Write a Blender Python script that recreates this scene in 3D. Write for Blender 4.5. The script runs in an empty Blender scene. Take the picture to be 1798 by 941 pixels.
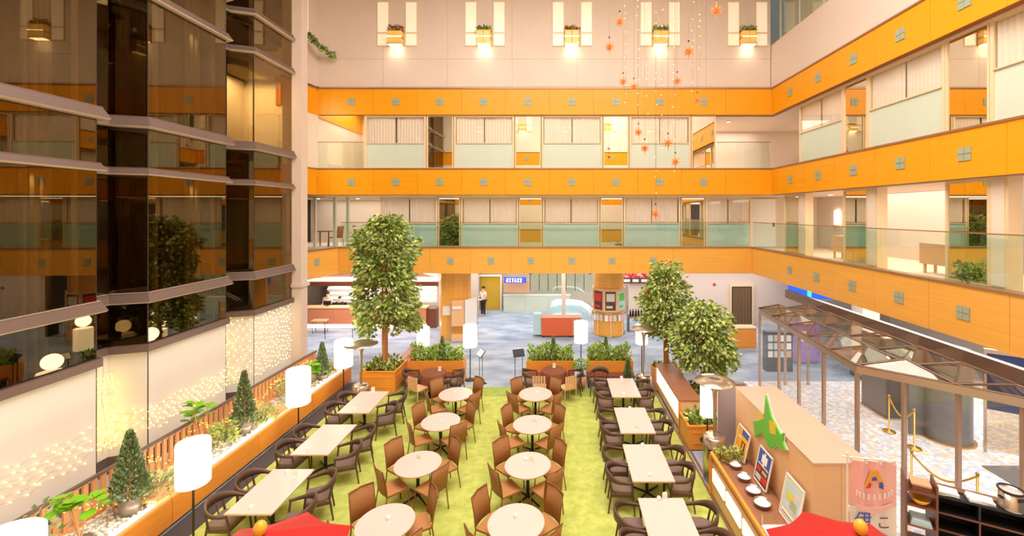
import bpy, math, random
from mathutils import Vector, Matrix
PI = math.pi
R = math.radians
random.seed(7)
D = bpy.data
SC = bpy.context.scene
COL = SC.collection

# ------------------------------------------------------------------ camera, world, light, exposure
CAMZ = 6.0
FPX = 750.0
VPX, VPY = 981.0, 374.0
cam_d = D.cameras.new('camera'); cam = D.objects.new('camera', cam_d); COL.objects.link(cam)
cam.location = (0, 0, CAMZ); cam.rotation_euler = (R(90), 0, 0)
cam_d.sensor_width = 36; cam_d.lens = FPX / 1798 * 36
cam_d.shift_x = -82 / 1798; cam_d.shift_y = -96.5 / 1798
cam_d.clip_start = 0.05; cam_d.clip_end = 200
SC.camera = cam
SC.view_settings.view_transform = 'Standard'; SC.view_settings.look = 'None'
SC.view_settings.gamma = 1; SC.view_settings.exposure = 0.06; SC.view_settings.use_curve_mapping = False
w = D.worlds.new('world'); SC.world = w; w.use_nodes = True
w.node_tree.nodes['Background'].inputs[0].default_value = (1.0, .93, .85, 1)
w.node_tree.nodes['Background'].inputs[1].default_value = 0.15

def area(loc, sx, sy, power, col=(1, .9, .78), rot=(0, 0, 0), spread=None):
    l = D.lights.new('area_light', 'AREA'); l.shape = 'RECTANGLE'; l.size = sx; l.size_y = sy
    l.energy = power; l.color = col
    if spread: l.spread = spread
    o = D.objects.new('area_light', l); o.location = loc; o.rotation_euler = rot; COL.objects.link(o)
    return o
def spot(loc, power, ang=100, col=(1, .85, .62), rot=(0, 0, 0), blend=.6, size=.05):
    l = D.lights.new('spot_light', 'SPOT'); l.energy = power; l.spot_size = R(ang); l.spot_blend = blend
    l.color = col; l.shadow_soft_size = size
    o = D.objects.new('spot_light', l); o.location = loc; o.rotation_euler = rot; COL.objects.link(o)
    return o
def point(loc, power, col=(1, .88, .7), size=.1):
    l = D.lights.new('point_light', 'POINT'); l.energy = power; l.color = col; l.shadow_soft_size = size
    o = D.objects.new('point_light', l); o.location = loc; COL.objects.link(o)
    return o
WARM = (1, .965, .945)
area((-.5, 7.0, 15.9), 11, 10, 2350, WARM)                      # luminous atrium ceiling
area((5.5, 3.0, 15.8), 4, 4, 600, (1, .93, .85))
area((-3, 23.6, 3.2), 17, 5, 560, (1, .97, .95))                 # lobby ceiling
area((-10.0, 23.5, 3.15), 5.5, .5, 160, (1, .97, .93)); area((-10.0, 20.3, 3.02), 6, .8, 170, (1, .96, .92))  # second one is an added fill for the reception front
area((-.8, 18.5, 6.70), 17, .5, 170, (1, .97, .94))              # added fill under the soffit, brightens the shaded gallery curtains          # over the reception desk
area((11.5, 11.0, 3.2), 5, 9, 400, (1, .98, .96))               # entrance ceiling
area((8.5, 21.0, 3.2), 6, 3, 150, (1, .96, .93))  # fill added to lift the right-hand lobby walls
area((-10.6, 21.8, 6.7), 5, 3, 80, (1, .93, .82))               # cafe on the first gallery
area((10.9, 12, 6.7), 2.4, 11, 220, (1, .92, .82))              # right gallery
for _z in (6.8, 10.9, 15.5):
    for _k in range(5): spot((-10.1, .9 + 3.5 * _k, _z), 16, 150, (1, .86, .68))  # unseen spots added to brighten the curtains behind the left glass
area((-11.2, 15.0, 10.95), 1.0, 1.6, 260, (1, .9, .74))          # bright room behind the last bay
area((8.0, 19.5, 9.95), 3, 2.5, 70, (1, .93, .84))
area((-9.2, 19.8, 10.9), 1.6, 3, 60, (1, .93, .8))

# ------------------------------------------------------------------ helpers
def at(px, py, z):
    Y = FPX * (CAMZ - z) / (py - VPY); return ((px - VPX) * Y / FPX, Y, z)
def lin(c):
    return tuple(((v / 255) / 12.92 if v / 255 <= .04045 else ((v / 255 + .055) / 1.055) ** 2.4) for v in c)
def mat(name, rgb, rough=.6, metal=0, emit=0, emit_rgb=None, noise=0, nscale=8, rgb2=None, stretch=None, bump=0, spec=None, alpha=None):
    m = D.materials.new(name); m.use_nodes = True; nt = m.node_tree; b = nt.nodes['Principled BSDF']
    c = lin(rgb) + (1,)
    b.inputs['Base Color'].default_value = c; b.inputs['Roughness'].default_value = rough; b.inputs['Metallic'].default_value = metal
    if spec is not None: b.inputs['Specular IOR Level'].default_value = spec
    if emit:
        b.inputs['Emission Color'].default_value = lin(emit_rgb or rgb) + (1,); b.inputs['Emission Strength'].default_value = emit
    if noise or rgb2:
        tc = nt.nodes.new('ShaderNodeTexCoord'); mp = nt.nodes.new('ShaderNodeMapping'); n = nt.nodes.new('ShaderNodeTexNoise')
        if stretch: mp.inputs['Scale'].default_value = stretch
        n.inputs['Scale'].default_value = nscale; n.inputs['Detail'].default_value = 5; n.inputs['Roughness'].default_value = .6
        nt.links.new(tc.outputs['Object'], mp.inputs[0]); nt.links.new(mp.outputs[0], n.inputs[0])
        r = nt.nodes.new('ShaderNodeValToRGB'); r.color_ramp.elements[0].position = .35; r.color_ramp.elements[1].position = .68
        c2 = lin(rgb2) + (1,) if rgb2 else tuple(min(1, v * (1 - noise)) for v in c[:3]) + (1,)
        r.color_ramp.elements[0].color = c2; r.color_ramp.elements[1].color = c
        nt.links.new(n.outputs['Fac'], r.inputs[0]); nt.links.new(r.outputs[0], b.inputs['Base Color'])
        if bump:
            bp = nt.nodes.new('ShaderNodeBump'); bp.inputs['Strength'].default_value = bump; bp.inputs['Distance'].default_value = .02
            nt.links.new(n.outputs['Fac'], bp.inputs['Height']); nt.links.new(bp.outputs[0], b.inputs['Normal'])
    return m
def glassmat(name, tint, refl, base_tr, rough=.01, gtint=(255, 250, 235)):
    """architectural pane: tinted see-through plus a reflecting coat"""
    m = D.materials.new(name); m.use_nodes = True; nt = m.node_tree
    for n in list(nt.nodes): nt.nodes.remove(n)
    out = nt.nodes.new('ShaderNodeOutputMaterial'); mx = nt.nodes.new('ShaderNodeMixShader')
    tr = nt.nodes.new('ShaderNodeBsdfTransparent'); gl = nt.nodes.new('ShaderNodeBsdfGlossy'); lw = nt.nodes.new('ShaderNodeLayerWeight')
    mr = nt.nodes.new('ShaderNodeMapRange')
    lw.inputs[0].default_value = .5
    pw = nt.nodes.new('ShaderNodeMath'); pw.operation = 'POWER'; pw.inputs[1].default_value = 3.0
    mr.inputs['To Min'].default_value = refl; mr.inputs['To Max'].default_value = min(1, refl + .45)
    tr.inputs[0].default_value = tuple(v * base_tr for v in lin(tint)) + (1,)
    gl.inputs[0].default_value = lin(gtint) + (1,); gl.inputs['Roughness'].default_value = rough
    nt.links.new(lw.outputs['Facing'], pw.inputs[0]); nt.links.new(pw.outputs[0], mr.inputs[0]); nt.links.new(mr.outputs[0], mx.inputs[0])
    nt.links.new(tr.outputs[0], mx.inputs[1]); nt.links.new(gl.outputs[0], mx.inputs[2]); nt.links.new(mx.outputs[0], out.inputs[0])
    return m
def cellmat(name, cols, scale, rough=.8, contrast=(.35, .6)):
    m = mat(name, cols[0], rough); nt = m.node_tree; b = nt.nodes['Principled BSDF']
    tc = nt.nodes.new('ShaderNodeTexCoord'); v = nt.nodes.new('ShaderNodeTexVoronoi'); v.inputs['Scale'].default_value = scale
    r = nt.nodes.new('ShaderNodeValToRGB'); r.color_ramp.interpolation = 'CONSTANT'
    els = r.color_ramp.elements
    while len(els) < len(cols): els.new(.5)
    for i, c in enumerate(cols):
        els[i].position = i / len(cols); els[i].color = lin(c) + (1,)
    sp = nt.nodes.new('ShaderNodeSeparateColor')
    nt.links.new(tc.outputs['Object'], v.inputs[0]); nt.links.new(v.outputs['Color'], sp.inputs[0]); nt.links.new(sp.outputs[0], r.inputs[0])
    nt.links.new(r.outputs[0], b.inputs['Base Color'])
    return m

M = {}
M['white'] = mat('white plaster', (226, 206, 190), .7, noise=.04, nscale=.7)
M['cream'] = mat('cream wall', (236, 220, 200), .7, noise=.03, nscale=1)
M['fascia'] = mat('orange lacquered wood', (246, 164, 4), .42, noise=.10, nscale=2.2, stretch=(.3, .3, 9))
M['fascia_low'] = mat('light orange wood', (246, 178, 76), .32, noise=.14, nscale=2.0, stretch=(.25, .25, 11))
M['fascia_gap'] = mat('fascia joint', (160, 90, 20), .7)
M['ledge'] = mat('bronze ledge', (170, 128, 92), .35, metal=.5)
M['frame'] = mat('cream window frame', (236, 208, 168), .45)
M['inlay'] = mat('grey green glass inlay', (158, 172, 150), .3)
M['inlay_dark'] = mat('inlay joint', (190, 150, 80), .6)
M['frost'] = mat('frosted glass', (208, 218, 200), .35, noise=.03, nscale=1)
M['frost_blue'] = mat('frosted blue glass', (196, 216, 212), .3, noise=.05, nscale=1)
M['curtain'] = mat('cream curtain', (238, 222, 202), .9)
M['curtain_dark'] = mat('brown curtain', (120, 92, 62), .9)
M['curtain_pale'] = mat('pale grey curtain', (196, 178, 156), .9)
M['blind'] = mat('white roller blind', (232, 227, 218), .75, noise=.02, nscale=2)
M['glass'] = glassmat('clear glass', (255, 255, 255), .04, .99)
M['balus'] = glassmat('balustrade glass', (247, 254, 251), .05, .98)
M['dark_glass'] = glassmat('bronze tinted glass', (210, 196, 160), .11, .72, .006, (255, 232, 190))
M['mirror'] = glassmat('mirror glass', (60, 60, 50), .80, .2, .004, (250, 244, 226))
M['canopy_glass'] = glassmat('canopy glass', (244, 232, 216), .12, .93)
M['transom'] = mat('mauve bronze transom', (120, 100, 92), .45, metal=.3)
M['transom_edge'] = mat('pale transom edge', (206, 186, 168), .5)
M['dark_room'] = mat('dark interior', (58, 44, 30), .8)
M['green'] = mat('green carpet', (208, 214, 116), .95, rgb2=(180, 192, 84), nscale=5, bump=.25)
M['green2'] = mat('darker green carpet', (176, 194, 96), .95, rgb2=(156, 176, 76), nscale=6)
M['blue'] = mat('blue lobby carpet', (186, 196, 210), .7, rgb2=(132, 150, 176), nscale=.9, stretch=(.8, 1.6, 1))
M['mosaic'] = cellmat('mosaic carpet', [(240, 236, 232), (196, 206, 232), (230, 222, 216), (248, 246, 244), (222, 206, 186), (210, 218, 236)], 11)
M['dark_strip'] = mat('dark floor strip', (70, 66, 70), .6)
M['orange_box'] = mat('orange planter wood', (244, 158, 62), .45, noise=.12, nscale=2, stretch=(1, 1, 8))
M['wood_slat'] = mat('orange slat wood', (240, 168, 108), .5, noise=.15, nscale=3, stretch=(6, 6, 1))
M['pebble'] = mat('white pebbles', (238, 234, 224), .8)
M['pebble_bed'] = mat('pale gravel bed', (206, 196, 182), .9, noise=.3, nscale=20)
M['soil'] = mat('dark soil', (88, 62, 40), .9)
M['led'] = mat('led strip', (255, 246, 225), .5, emit=6)
M['shade'] = mat('lamp shade glow', (255, 246, 230), .6, emit=2.2, emit_rgb=(255, 240, 214))
M['glow_panel'] = mat('lit white panel', (250, 244, 232), .4, emit=.9, emit_rgb=(255, 246, 228))
M['bulb'] = mat('fairy bulb', (255, 240, 190), .5, emit=6, emit_rgb=(255, 224, 140))
M['bulb_gold'] = mat('golden fairy bulb', (255, 220, 90), .5, emit=5, emit_rgb=(255, 214, 90))
M['wire'] = mat('thin wire', (150, 130, 90), .6)
M['steel'] = mat('brushed steel', (200, 186, 170), .28, metal=.9)
M['steel_dark'] = mat('dark steel', (70, 62, 56), .4, metal=.6)
M['black'] = mat('black metal', (26, 24, 24), .5)
M['tabletop'] = mat('pale beige laminate', (228, 200, 190), .38, noise=.03, nscale=6)
M['tabletop_edge'] = mat('table edge', (222, 190, 140), .5)
M['brown_cloth'] = mat('brown tablecloth', (132, 74, 48), .8)
M['armwood'] = mat('dark brown chair wood', (98, 70, 58), .45, noise=.15, nscale=6)
M['armseat'] = mat('grey brown seat pad', (128, 104, 92), .75)
M['weave'] = None
M['chairmetal'] = mat('bronze chair tube', (150, 100, 52), .4, metal=.4)
M['leaf1'] = mat('leaf mid green', (158, 180, 82), .55)
M['leaf2'] = mat('leaf yellow green', (206, 216, 128), .5)
M['leaf3'] = mat('leaf dark green', (104, 128, 56), .6)
M['leaf4'] = mat('leaf grey green', (176, 186, 140), .6)
M['leaf5'] = mat('leaf bright green', (132, 196, 30), .45)
M['con1'] = mat('conifer green', (108, 130, 80), .7)
M['con2'] = mat('conifer grey green', (150, 168, 128), .7)
M['trunk'] = mat('pale orange trunk', (206, 138, 78), .7, noise=.2, nscale=5, stretch=(3, 3, .6))
M['pot'] = mat('grey pot', (150, 136, 128), .35, metal=.3)
M['terracotta'] = mat('pale terracotta', (216, 156, 108), .7)
M['brass'] = mat('brass', (206, 160, 70), .28, metal=.85)
M['amber'] = mat('amber glass', (232, 186, 96), .3, emit=.25)
M['glow'] = mat('glowing diffuser', (255, 240, 205), .4, emit=7)
M['flower_red'] = mat('red flowers', (190, 44, 24), .6)
M['star'] = mat('orange paper star', (246, 150, 76), .6)
M['red_cloth'] = mat('red parasol cloth', (186, 18, 14), .6)
M['yellow'] = mat('yellow finial', (236, 176, 50), .4)
M['booth'] = mat('pale maple panel', (238, 190, 140), .5, noise=.05, nscale=2, stretch=(1, 1, 5))
M['booth_top'] = mat('greyish maple top', (214, 180, 156), .5, noise=.08, nscale=1)
M['brown_top'] = mat('brown counter top', (166, 110, 80), .35, noise=.08, nscale=3)
M['desk'] = mat('terracotta laminate', (224, 142, 104), .5, noise=.06, nscale=2)
M['desk_red'] = mat('coral laminate', (222, 104, 62), .5)
M['brown'] = mat('brown wood', (128, 76, 48), .5, noise=.1, nscale=4)
M['paper'] = mat('white paper', (244, 240, 234), .7)
M['pink'] = mat('pink banner cloth', (246, 196, 190), .8)
M['banner'] = mat('white banner cloth', (246, 236, 232), .8)
M['ink_blue'] = mat('blue ink', (78, 98, 190), .7)
M['ink_brown'] = mat('brown ink', (120, 84, 78), .7)
M['red'] = mat('red', (222, 52, 36), .6)
M['blue_paint'] = mat('blue paint', (62, 74, 180), .5)
M['navy'] = mat('navy glass', (52, 60, 96), .2, metal=.2)
M['skin'] = mat('skin', (226, 178, 148), .6)
M['hair'] = mat('black hair', (36, 28, 26), .7)
M['dark_cloth'] = mat('dark suit cloth', (44, 42, 46), .8)
M['white_cloth'] = mat('white shirt cloth', (232, 220, 214), .8)
M['ice'] = mat('pale blue glass panel', (190, 222, 228), .25)
M['tube'] = mat('light tube', (255, 255, 255), .4, emit=4, emit_rgb=(235, 250, 255))
M['sign_light'] = mat('lit sign white', (250, 250, 255), .4, emit=1.6)
M['sign_blue'] = mat('lit sign blue', (70, 80, 190), .4, emit=.5)
M['led_blue'] = mat('blue light panel', (30, 90, 220), .4, emit=1.1)
M['cyan'] = mat('cyan exit light', (60, 220, 200), .4, emit=2.2)
M['purple'] = mat('purple panel', (158, 118, 190), .5)
M['stone'] = mat('dark grey stone', (122, 120, 120), .35, noise=.08, nscale=3)
M['gold'] = mat('gold metal', (206, 164, 84), .3, metal=.8)
M['rope'] = mat('yellow rope', (214, 172, 50), .8)
M['map_green'] = mat('map green', (110, 196, 70), .6)
M['map_yellow'] = mat('map yellow', (240, 202, 40), .6)
M['poster_yellow'] = mat('poster yellow', (240, 172, 20), .6)
M['poster_blue'] = mat('poster blue', (70, 86, 170), .6)
M['poster_pale'] = mat('poster pale', (214, 214, 196), .6)
M['poster_dark'] = mat('poster dark', (92, 60, 52), .6)
M['tan'] = mat('tan bench', (216, 168, 126), .6)
M['lavender'] = mat('lavender grey panel', (186, 178, 192), .6)
M['room_blue'] = mat('blue grey room wall', (140, 150, 184), .7)
def weave():
    m = mat('woven tan fibre', (170, 114, 62), .7); nt = m.node_tree; b = nt.nodes['Principled BSDF']
    tc = nt.nodes.new('ShaderNodeTexCoord'); wv = nt.nodes.new('ShaderNodeTexWave'); wv.bands_direction = 'Z'
    wv.inputs['Scale'].default_value = 14; wv.inputs['Distortion'].default_value = 1.2
    r = nt.nodes.new('ShaderNodeValToRGB'); r.color_ramp.elements[0].color = lin((128, 84, 44)) + (1,); r.color_ramp.elements[1].color = lin((188, 130, 76)) + (1,)
    nt.links.new(tc.outputs['Object'], wv.inputs[0]); nt.links.new(wv.outputs['Fac'], r.inputs[0]); nt.links.new(r.outputs[0], b.inputs['Base Color'])
    return m
M['weave'] = weave()

class MB:
    def __init__(s): s.v = []; s.f = []; s.m = []; s.sm = []
    def add(s, vs, fs, m=0, smooth=False):
        o = len(s.v); s.v.extend([tuple(p) for p in vs])
        for f in fs: s.f.append([i + o for i in f]); s.m.append(m); s.sm.append(smooth)
        return s
    def box(s, x0, x1, y0, y1, z0, z1, m=0, T=None):
        vs = [(x0, y0, z0), (x1, y0, z0), (x1, y1, z0), (x0, y1, z0), (x0, y0, z1), (x1, y0, z1), (x1, y1, z1), (x0, y1, z1)]
        if T: vs = [T @ Vector(p) for p in vs]
        return s.add(vs, [(0, 3, 2, 1), (4, 5, 6, 7), (0, 1, 5, 4), (1, 2, 6, 5), (2, 3, 7, 6), (3, 0, 4, 7)], m)
    def cyl(s, x, y, z0, z1, r0, r1=None, n=16, m=0):
        r1 = r0 if r1 is None else r1
        vs = [(x + r0 * math.cos(2 * PI * i / n), y + r0 * math.sin(2 * PI * i / n), z0) for i in range(n)]
        vs += [(x + r1 * math.cos(2 * PI * i / n), y + r1 * math.sin(2 * PI * i / n), z1) for i in range(n)]
        s.add(vs, [(i, (i + 1) % n, n + (i + 1) % n, n + i) for i in range(n)], m, True)
        s.add(vs, [tuple(range(n))[::-1], tuple(range(n, 2 * n))], m)
        return s
    def lathe(s, prof, x=0, y=0, n=20, m=0, smooth=True):
        vs = []
        for (r, z) in prof: vs += [(x + r * math.cos(2 * PI * i / n), y + r * math.sin(2 * PI * i / n), z) for i in range(n)]
        fs = []
        for k in range(len(prof) - 1): fs += [(k * n + i, k * n + (i + 1) % n, (k + 1) * n + (i + 1) % n, (k + 1) * n + i) for i in range(n)]
        return s.add(vs, fs, m, smooth)
    def tube(s, pts, r, n=6, m=0, caps=True):
        pts = [Vector(p) for p in pts]; rs = r if isinstance(r, (list, tuple)) else [r] * len(pts)
        vs = []; 
        for i, p in enumerate(pts):
            d = (pts[min(i + 1, len(pts) - 1)] - pts[max(i - 1, 0)]).normalized()
            a = Vector((0, 0, 1)) if abs(d.z) < .9 else Vector((1, 0, 0))
            u = d.cross(a).normalized(); v = d.cross(u)
            for k in range(n):
                t = 2 * PI * k / n; vs.append(p + (u * math.cos(t) + v * math.sin(t)) * rs[i])
        fs = [(i * n + k, i * n + (k + 1) % n, (i + 1) * n + (k + 1) % n, (i + 1) * n + k) for i in range(len(pts) - 1) for k in range(n)]
        s.add(vs, fs, m, True)
        if caps: s.add(vs[:n], [tuple(range(n))], m); s.add(vs[-n:], [tuple(range(n))[::-1]], m)
        return s
    def ball(s, c, r, m=0, n=10, k=7, sz=None):
        prof = [(max(1e-4, math.sin(PI * j / k)) * 1, -math.cos(PI * j / k)) for j in range(k + 1)]
        vs = []; sx, sy, szz = sz or (1, 1, 1)
        for (rr, z) in prof: vs += [(c[0] + r * sx * rr * math.cos(2 * PI * i / n), c[1] + r * sy * rr * math.sin(2 * PI * i / n), c[2] + r * szz * z) for i in range(n)]
        fs = [(q * n + i, q * n + (i + 1) % n, (q + 1) * n + (i + 1) % n, (q + 1) * n + i) for q in range(k) for i in range(n)]
        return s.add(vs, fs, m, True)
    def octa(s, c, r, m=0):
        x, y, z = c
        return s.add([(x + r, y, z), (x, y + r, z), (x - r, y, z), (x, y - r, z), (x, y, z + r), (x, y, z - r)],
                     [(0, 1, 4), (1, 2, 4), (2, 3, 4), (3, 0, 4), (1, 0, 5), (2, 1, 5), (3, 2, 5), (0, 3, 5)], m)
    def prism(s, pts, f0, f1, m=0):
        """pts 2D ring, f0/f1 map a 2D point to 3D front / back"""
        n = len(pts); vs = [f0(p) for p in pts] + [f1(p) for p in pts]
        return s.add(vs, [tuple(range(n)), tuple(range(n, 2 * n))[::-1]] + [(i, i + n, (i + 1) % n + n, (i + 1) % n) for i in range(n)], m)
    def wall(s, a, b, z0, z1, t, m=0, out=1):
        """vertical slab from plan point a to b with thickness t towards the left (out=1) of a->b"""
        a = Vector(a); b = Vector(b); d = (b - a).normalized(); nrm = Vector((-d.y, d.x)) * t * out
        q = [a, b, b + nrm, a + nrm]
        vs = [(p.x, p.y, z0) for p in q] + [(p.x, p.y, z1) for p in q]
        return s.add(vs, [(0, 3, 2, 1), (4, 5, 6, 7), (0, 1, 5, 4), (1, 2, 6, 5), (2, 3, 7, 6), (3, 0, 4, 7)], m)
    def mesh(s, name, mats):
        me = D.meshes.new(name); me.from_pydata(s.v, [], s.f)
        for m in mats: me.materials.append(M[m] if isinstance(m, str) else m)
        me.polygons.foreach_set('material_index', s.m); me.polygons.foreach_set('use_smooth', s.sm)
        me.update(); return me
    def build(s, name, mats, parent=None, loc=None, rotz=0):
        if not isinstance(mats, (list, tuple)): mats = [mats]
        return put(name, s.mesh(name, mats), parent, loc, rotz)
def put(name, me, parent=None, loc=None, rotz=0):
    o = D.objects.new(name, me); COL.objects.link(o)
    if parent: o.parent = parent
    if loc: o.location = loc
    if rotz: o.rotation_euler = (0, 0, rotz)
    return o
def tag(o, label=None, cat=None, group=None, kind=None):
    if label: o['label'] = label
    if cat: o['category'] = cat
    if group: o['group'] = group
    if kind: o['kind'] = kind
    return o
def thing(name, label, cat, loc=(0, 0, 0), rotz=0, group=None, kind=None):
    o = D.objects.new(name, None); COL.objects.link(o); o.location = loc; o.rotation_euler = (0, 0, rotz)
    o.empty_display_size = .1
    return tag(o, label, cat, group, kind)
def dup(root, loc, rotz=0, label=None, group=None):
    r = root.copy(); COL.objects.link(r); r.location = loc; r.rotation_euler = (0, 0, rotz)
    if label: r['label'] = label
    if group: r['group'] = group
    for ch in list(root.children):
        c = ch.copy(); COL.objects.link(c); c.parent = r
        for g in ch.children:
            d = g.copy(); COL.objects.link(d); d.parent = c
    return r
def struct(name, mb, mats, label, cat):
    return tag(mb.build(name, mats), label, cat, kind='structure')

# ------------------------------------------------------------------ room shell
FZ = [(3.27, 4.42), (6.75, 7.79), (10.03, 11.08)]     # fascia bands
YB, YB1, XR = 17.5, 19.3, 8.73
CEIL = 16.0
struct('floor', MB().box(-14, 18, -1, 28, -.2, 0), 'blue', 'mottled pale blue carpet of the hotel lobby floor', 'floor')
struct('floor', MB().box(-6.85, 3.2, -.6, 13.93, .0, .015), 'green', 'yellow-green carpet under the dining tables', 'carpet')
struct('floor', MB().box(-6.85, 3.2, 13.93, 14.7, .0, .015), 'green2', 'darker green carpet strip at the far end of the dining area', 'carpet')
struct('floor', MB().box(-7.36, -6.85, -.6, 15.1, 0, .012), 'dark_strip', 'dark floor strip between the long planter and the green carpet', 'floor')
mo = MB(); mo.add([(6.55, 15.2, .012), (6.55, 9.2, .012), (5.2, 6.9, .012), (5.2, 4, .012), (17.9, 4, .012), (17.9, 15.2, .012)], [(0, 1, 2, 3, 4, 5)])
struct('floor', mo, 'mosaic', 'white and blue mosaic patterned carpet of the entrance porch', 'carpet')
struct('trim_1', MB().box(3.2, 3.24, 5, 15, 0, .05).box(3.3, 3.34, 5, 15, 0, .04), 'ledge', 'twin bronze floor tracks beside the right edge of the green carpet', 'floor track')

struct('ceiling', MB().box(-14, 10, -1, 19, CEIL, CEIL + .2), 'white', 'white atrium ceiling high above the tables', 'ceiling')
struct('ceiling', MB().box(-14, 18, 19.55, 28, 3.3, 3.5), 'cream', 'low cream ceiling over the lobby beyond the dining area', 'ceiling')
struct('ceiling', MB().box(8.99, 18, 4, 19.5, 3.3, 3.5), 'cream', 'low cream ceiling over the entrance at right', 'ceiling')
# upper back wall of wide cream panels
wb = thing('wall_back', 'white upper back wall with lit windows and brass sconces', 'wall', kind='structure')
pn = 7
for i in range(pn):
    x0 = -9.9 + i * 18.63 / pn; x1 = x0 + 18.63 / pn - .008
    for (z0, z1) in ((11.2, 12.35), (12.358, CEIL)):
        MB().box(x0, x1, YB + .1, YB + .3, z0, z1).build('panel', 'white', wb)
MB().box(-9.9, 8.73, YB + .12, YB + .32, 11.1, CEIL).build('backing', 'white', wb)
struct('wall_left', MB().wall((-10.35, 16.0), (-9.9, 17.6), 11.2, CEIL, .2), 'white', 'narrow slanted white wall between glass wall and back wall, top floor', 'wall')
struct('wall_left', MB().wall((-10.35, 16.0), (-9.9, 17.6), 7.82, 10.03, .2), 'cream', 'narrow slanted cream wall left of the middle gallery', 'wall')
struct('wall_right', MB().box(XR + .02, XR + .3, -1, YB + .3, 11.15, 12.9), 'white', 'white parapet wall above the top orange band at right', 'wall')
struct('wall_right', MB().box(9.6, 9.8, -1, 18, 12.7, CEIL), 'white', 'white wall behind the topmost right gallery', 'wall')
# wall behind the viewpoint (seen in mirrors)
struct('wall_front', MB().box(-14, 9, -.95, -.75, 11.1, CEIL).box(-14, 9, -.95, -.75, 7.8, 10.03).box(-14, 9, -.95, -.75, 0, 3.27).box(-14, 9, -.95, -.75, 4.42, 6.75), 'cream', 'cream wall behind the viewpoint, facing the atrium', 'wall')
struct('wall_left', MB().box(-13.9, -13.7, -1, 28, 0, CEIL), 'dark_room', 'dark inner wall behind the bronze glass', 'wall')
struct('wall_back', MB().box(-14, 18, 27.6, 27.8, 0, 3.4), 'cream', 'cream rear wall of the lobby', 'wall')
struct('wall_right', MB().box(17.9, 18.1, 4, 28, 0, 3.4), 'cream', 'cream outer wall beyond the entrance', 'wall')
struct('wall_left', MB().box(-13.7, -10.4, 16.3, 16.5, 0, CEIL), 'cream', 'cream cross wall behind the white corner post', 'wall')
for zf in (4.0, 8.15, 12.3):
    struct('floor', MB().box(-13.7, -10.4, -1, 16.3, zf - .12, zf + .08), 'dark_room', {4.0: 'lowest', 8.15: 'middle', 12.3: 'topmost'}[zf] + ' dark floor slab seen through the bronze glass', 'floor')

def fascia_panels(root, length, z0, z1, joints, mname, thick=.22):
    MB().box(0, length, .03, thick, z0, z1).build('backing', 'fascia_gap', root)
    js = [0] + joints + [length]
    for a, b in zip(js[:-1], js[1:]):
        if b - a > .02: MB().box(a + .004, b - .004, 0, .03, z0, z1).build('panel', mname, root)
    MB().box(0, length, -.03, .26, z1, z1 + .05).build('ledge', 'ledge', root)
inl = MB()
inl.box(-.15, .15, -.012, 0, -.15, .15, 1)
for a in (-.145, .01):
    for b in (-.145, .01): inl.box(a, a + .135, -.022, -.010, b, b + .135, 0)
inl_me = inl.mesh('inlay', ['inlay', 'inlay_dark'])
LV = ['lowest', 'middle', 'top']
tn = 2
for k, (z0, z1) in enumerate(FZ):
    low = k == 0; Y = YB1 if low else YB
    x0 = -9.9 if not low else -9.95
    rt = thing('trim_%d' % tn, 'orange wood fascia band, %s of the three, across the back of the atrium' % LV[k], 'fascia', (x0, Y, 0), kind='structure'); tn += 1
    xs = [-8.49 + 1.804 * i for i in range(9)]
    if low: xs = [(p - VPX) * YB1 / FPX for p in (648, 720, 791, 862, 932, 1004, 1075, 1147)]
    joints = [x - x0 + .9 for x in xs]; joints = [xs[0] - x0 - .9] + joints
    fascia_panels(rt, XR - x0, z0, z1, joints, 'fascia_low' if low else 'fascia')
    for x in xs: put('inlay', inl_me, rt, (x - x0, 0, (z0 + z1) / 2))
    # right hand band; local x runs towards the viewer
    yf = YB1 if low else YB
    rt = thing('trim_%d' % tn, 'orange wood fascia band, %s of the three, along the right side' % LV[k], 'fascia', (XR, yf, 0), -PI / 2, kind='structure'); tn += 1
    ys = [16.1 - 1.73 * i for i in range(8)]
    if low: ys = [XR * FPX / (p - VPX) for p in (1387, 1434, 1497, 1579, 1692)] + [7.4, 5.6]
    fascia_panels(rt, yf + .7, z0, z1, [yf - y - .87 for y in ys], 'fascia_low' if low else 'fascia')
    for y in ys: put('inlay', inl_me, rt, (yf - y, 0, (z0 + z1) / 2))
    # left return
    a, b = ((-10.4, 15.95), (-9.9, YB)) if not low else ((-10.35, 16.2), (-9.95, YB1))
    L = math.dist(a, b); ang = math.atan2(b[1] - a[1], b[0] - a[0])
    rt = thing('trim_%d' % tn, 'short slanted orange fascia piece, %s of three, beside the white corner post' % LV[k], 'fascia', (a[0], a[1], 0), ang, kind='structure'); tn += 1
    fascia_panels(rt, L, z0, z1, [], 'fascia_low' if low else 'fascia')
    if low: put('inlay', inl_me, rt, (L * .55, 0, (z0 + z1) / 2 + .1))
for k, (z0, z1) in enumerate(FZ):
    rt = thing('trim_%d' % tn, 'orange fascia band, %s of three, on the wall behind the viewpoint' % LV[k], 'fascia', (9, -.75, 0), PI, kind='structure'); tn += 1
    if k == 0:
        fascia_panels(rt, 20, z0, z1, [], 'fascia_low')
    else:
        fascia_panels(rt, 20, z0, z1, [1.8 * i for i in range(1, 11)], 'fascia')
        for i in range(10): put('inlay', inl_me, rt, (.9 + 1.8 * i, 0, (z0 + z1) / 2))
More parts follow.
